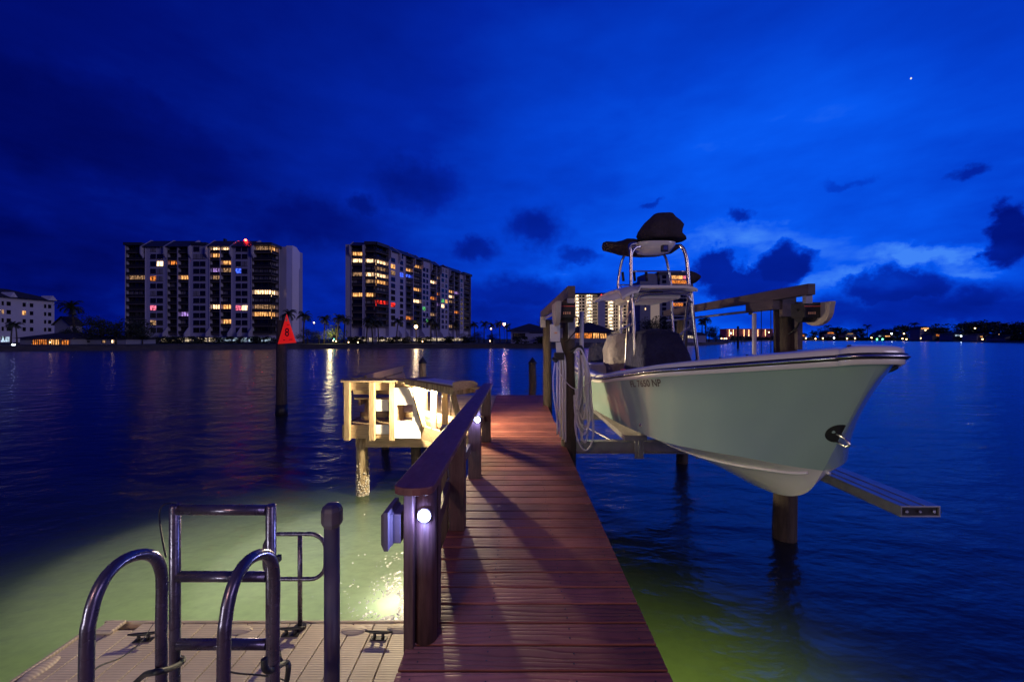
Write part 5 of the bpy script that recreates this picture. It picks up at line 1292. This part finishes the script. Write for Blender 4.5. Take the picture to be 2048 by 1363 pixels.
for i,(px,pt,Y,sx,lb) in enumerate(((178,628,112,1.1,'oak mass rising behind the long low motel wing'),(205,632,110,1.2,'broad oak left of the wide tower'),(232,640,108,1.1,'rounded oak just left of the wide tower'),(262,634,110,1.3,'big oak covering lower left corner of the wide tower'),(140,655,110,1,'low oak beside the lit porch'),(285,655,112,.9,'small oak at foot of the wide tower'),
  (615,655,120,1.2,'dark tree right of the red marker'),(638,657,122,1.1,'dark tree below the far street lamp'),(930,665,130,1.2,'low tree at the far end of the angled tower'),(958,662,134,1.3,'dark tree between the angled tower and the pavilion'),(985,664,134,1.3,'dark tree just left of the pavilion'),(1098,632,140,.8,'tall dark tree behind the far left lift pile'),(1115,640,150,1,'dark tree between lift piles'),
  (1297,630,180,1.0,'oak in front of the lit wall, left half'),(1322,627,184,1.2,'oak in front of the lit wall, right half'),(1345,640,180,1.0,'dark tree behind the console cover'),(1372,645,190,.9,'dark tree behind the right T-top leg'),(1418,650,190,.9,'round dark tree right of the pale cottage'),(1432,652,196,.8,'last dark tree on the near point'),(1246,655,170,1,'dark tree at foot of the lit hotel'),(1232,661,165,1,'low lamplit shrubby tree by the restaurant'))):
    plant('oak%d'%(i%3),XX(px,Y),Y,ZZ(pt,Y)-LZ,lb,sx=sx)
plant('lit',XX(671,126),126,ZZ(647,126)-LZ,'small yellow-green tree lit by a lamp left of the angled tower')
for i,(px,Y,sx) in enumerate(((330,122,1.6),(352,121,1.3),(405,122,1.9),(435,121,1.5),(520,124,2),(550,122,1.6),(300,119,1.4),(250,118,1.6),(480,120,1.1),(780,130,1.8),(815,132,1.8),(850,133,1.8),(890,136,2),(930,138,1.6),(700,122,1.3),(720,122,1.2),(1035,124,1.3),(1075,124,1.5))):
    plant('bush',XX(px,Y),Y,2.4,'low dark rounded shrub in the row before the towers',sx=sx)
# far right shore
random.seed(21)
shr=[(1452,343),(1540,490),(1650,560),(1780,520),(1900,395),(2048,272),(2300,175)]
def yshore(px):
    for (a,ya),(b,yb) in zip(shr[:-1],shr[1:]):
        if px<=b: return ya+(yb-ya)*(px-a)/(b-a)
    return shr[-1][1]
tops=[(1605,664),(1625,662),(1640,654),(1655,652),(1668,651),(1680,655),(1705,656),(1722,653),(1735,651),(1760,660),(1775,655),(1795,650),(1808,649),(1828,647),(1845,652),(1860,655),(1880,652),(1900,646),(1915,650),(1930,642),(1945,646),(1958,640),(1972,643),(1990,645),(2005,644),(2020,648),(2035,643),(2052,642),(2070,640),(2100,638),(2140,636),(2190,632),(1570,662),(1590,666),(1550,664),(1432,668)]
for i,(px,pt) in enumerate(tops):
    Y=yshore(px)*1.06
    if i%5==3: plant('farpalm',XX(px,Y),Y,ZZ(pt-2,Y)-LZ,'dark palm silhouette on the distant right shore')
    else: plant('far%d'%(i%3),XX(px,Y),Y,max(5,ZZ(pt+1,Y)-LZ),'dark leafy tree silhouette on the distant right shore',sx=random.uniform(1.0,1.5))
# low shrubs filling the bank: one hedge mass
h=MB();rd=random.Random(4)
for i in range(9000):
    px=rd.uniform(1462,2250);Y=yshore(px)*rd.uniform(1.012,1.05);z=LZ+abs(rd.gauss(0,1.9))
    if z>5: continue
    p=Vector((XX(px,Y),Y,z));s_=rd.uniform(.5,1.3);a=rd.uniform(0,3.14);b=h.pts([p+Vector((s_*math.cos(a),s_*math.sin(a),0)),p+Vector((0,0,s_*.8)),p-Vector((s_*math.cos(a),s_*math.sin(a),0)),p-Vector((0,0,s_*.6))]);h.face((b,b+1,b+2,b+3))
hh=h.build('bank_shrubbery',M['leaf'],fix=False);tag(hh,'continuous dark shrubbery along the distant right bank','shrubbery');hh['kind']='stuff'
for i,(px0,px1,pr,pe,ws,lb) in enumerate(((1651,1672,661,667,((1655,1668,664,667,'orange'),),'distant house with glowing orange gable right of the thick lift pile'),(1602,1612,665,670,((1604,1609,669,672,'orange'),),'tiny distant house with one orange window near the thick lift pile'),(1690,1712,664,668,((1694,1706,666,668,'dim'),),'distant low house with dim windows above the bow'),
   (1755,1790,664,669,((1757,1762,671,673,'lobbyc'),(1770,1780,671,673,'warm')),'distant house with a pale roof above the gunwale'),(1840,1862,652,657,((1842,1858,655,658,'warm'),),'hilltop distant house with warm lit windows'),(1865,1895,664,669,((1872,1890,668,672,'orange'),),'distant house with orange lit porch'),(1905,1945,664,668,((1910,1925,669,672,'lobbyc'),(1928,1940,670,674,'lobbyc')),'distant house with bluish-white lights'),(1955,1990,666,670,((1960,1966,672,674,'warm'),),'distant dim house left of the right image edge'),(2010,2048,668,674,((2030,2044,676,678,'dim'),),'low distant house at the right edge'))):
    px=(px0+px1)/2;Y=yshore(px)*1.035
    house(lb,px0,px1,pr,pe,Y,12,'hip' if i%2 else 'gable_front','wall3',ws,over=.8,group='houses on the distant right shore')
# small lamps
def lamp(px,py,Y,r,mt,lb,post=True,name='garden_lamp',grp=None):
    c=P(px,py,Y);t=thing(name,(c.x,c.y,LZ),lb,'lamp',grp)
    m=MB();m.sphere(c,r,n=8,k=6);m.build('globe',M[mt],t)
    if post and c.z-r>LZ+.1:
        m=MB();m.cyl(c.x,c.y,LZ,c.z-r*.9,.05);m.build('pole',M['black'],t)
for px,py,lb in ((666,681,'seawall lamp nearest the lamplit tree'),(672,682,'seawall lamp beside the one nearest the lamplit tree'),(697,684,'seawall lamp below left corner of the angled tower'),(716,684.5,'seawall lamp below the palm cluster'),(845,682.5,'seawall lamp below the middle of the angled tower'),(980,681.5,'seawall lamp left of the pavilion')):
    lamp(px,py,116,.15,'lampw',lb,grp='small warm lamps on the seawall')
lamp(668,678,118,.16,'lampg','small green lamp above the seawall lamps')
lamp(628,645,130,.22,'lampw','orange street lamp between the two towers',name='street_lamp')
lamp(1009,648,150,.4,'lampwb','warm street lamp right of the angled tower, mirrored as long water streak',name='street_lamp')
lamp(982,657,150,.25,'lampw','orange lamp among the palms left of the pavilion',name='street_lamp')
lamp(832,653,138,.6,'lampw','bright entrance lamp in front of the angled tower',name='street_lamp')
lamp(100,684,100,.12,'lampw','small porch lamp at far left')
lamp(27,690,96,.3,'lampc','cool white lamp near the water at far left',name='street_lamp')
for i,(px,py,mt) in enumerate(((1443,676.5,'lampw'),(1449,676.5,'lampw'),(1453,676.5,'lampw'),(1538,664,'lampw'),(1462,666,'lampc'),(1612,676,'lampw'),(1631,677,'lampw'),(1646,676,'lampw'),(1668,675.5,'lampc'),(1694,677,'lampw'),(1710,676,'lampw'),(1743,675,'lampw'),(1754,678,'lampg'),(1765,678,'lampg'),(1783,667,'lampc'),(1808,667,'lampw'),(1851,660,'lampw'),(1805,677,'lampw'),(1813,678,'lampw'),(1842,676,'lampw'),(1950,656,'lampw'),(1922,672,'lampc'),(1934,674,'lampc'),(1998,669,'lampw'),(2000,679,'lampc'),(1575,676,'lampw'),(1880,678,'lampw'),(1965,678,'lampw'))):
    Y=max(340,yshore(px)*.995) if px>1455 else 215
    if px>1990: Y=yshore(px)
    lamp(px,py,Y,(.55 if mt!='lampg' else .7)*Y/420,mt,'tiny %s shore light on the distant right bank'%({'lampw':'warm','lampc':'cool white','lampg':'green'}[mt]),post=False,name='shore_light',grp='tiny %s lights on the distant right shore'%({'lampw':'warm','lampc':'cool white','lampg':'green'}[mt]))
# small pier and post right of the boat T-top
pr=thing('small_pier',(XX(1475,200),200,WZ),'small dark pier on stilts far beyond the T-top','pier')
m=MB();m.box(XX(1450,205),XX(1492,205),204,207,LZ-.1,LZ+.15);m.build('pier_deck',M['bark'],pr)
for px in (1453,1460,1467,1474,1481,1488):
    m=MB();m.cyl(XX(px,205),204.2,WZ-.5,LZ+1.0,.15);m.build('pier_pile',M['bark'],pr)
Y=112;m=MB();m.cyl(XX(1476,Y),Y,WZ-.5,ZZ(652,Y),.28);tag(m.build('channel_post',M['bark']),'tall dark post standing in the water far beyond the T-top','post')

# ------------------------------------------------------------------ LIGHTS
def spot(name,loc,tgt,e,c,ang,blend,r=.2):
    l=bpy.data.lights.new(name,'SPOT');l.energy=e;l.color=c;l.spot_size=R(ang);l.spot_blend=blend;l.shadow_soft_size=r
    o=bpy.data.objects.new(name,l);COL.objects.link(o);o.location=loc;o.rotation_euler=(Vector(tgt)-Vector(loc)).to_track_quat('-Z','Y').to_euler();return o
spot('underwater_light',(-2.6,4.0,-3.9),(-2.6,4.0,0),118,(.70,.82,.36),120,.6,.3)
spot('underwater_light',(-1.2,4.25,-1.62),(-1.2,4.25,0),9,(1,1,.85),150,.9,.08)
spot('underwater_light',(-2.1,5.15,-3.2),(-2.1,5.15,0),38,(1,.93,1),86,.18,.1)
spot('underwater_light',(-4.1,5.15,-3.2),(-4.1,5.15,0),18,(1,.95,.9),86,.3,.1)
spot('underwater_light',(1.35,2.7,-2.7),(1.35,2.7,0),20,(.6,.8,.16),130,.9,.3)
sun=bpy.data.lights.new('sun','SUN');sun.energy=.42;sun.angle=R(18);sun.color=(.74,.64,1)
so=bpy.data.objects.new('sun',sun);COL.objects.link(so);so.rotation_euler=Vector((-1,.6,-.3)).to_track_quat('-Z','Y').to_euler()
# house flood behind the photographer
ar=bpy.data.lights.new('house_flood','AREA');ar.energy=250;ar.color=(1,.62,.44);ar.size=1.2
ao=bpy.data.objects.new('house_flood',ar);COL.objects.link(ao);ao.location=(-3.5,-8,4.5);ao.rotation_euler=(Vector((1.8,5,.5))-Vector(ao.location)).to_track_quat('-Z','Y').to_euler()
a2=bpy.data.lights.new('hull_fill','AREA');a2.energy=95;a2.color=(.86,.92,.84);a2.size=.8  # unseen low fill added to brighten the underside of the hull
o=bpy.data.objects.new('hull_fill',a2);COL.objects.link(o);o.location=(-4.5,-3.5,.2);o.rotation_euler=(Vector((2,3.5,.6))-Vector(o.location)).to_track_quat('-Z','Y').to_euler()
# lamp lighting the small tree and entrance
for (px,py,Y,e,c) in ((660,668,122,900,(1,.8,.35)),(832,655,135,700,(1,.7,.4))):
    l=bpy.data.lights.new('garden_lamp_light','POINT');l.energy=e;l.color=c;l.shadow_soft_size=.3
    o=bpy.data.objects.new('garden_lamp_light',l);COL.objects.link(o);o.location=P(px,py,Y)
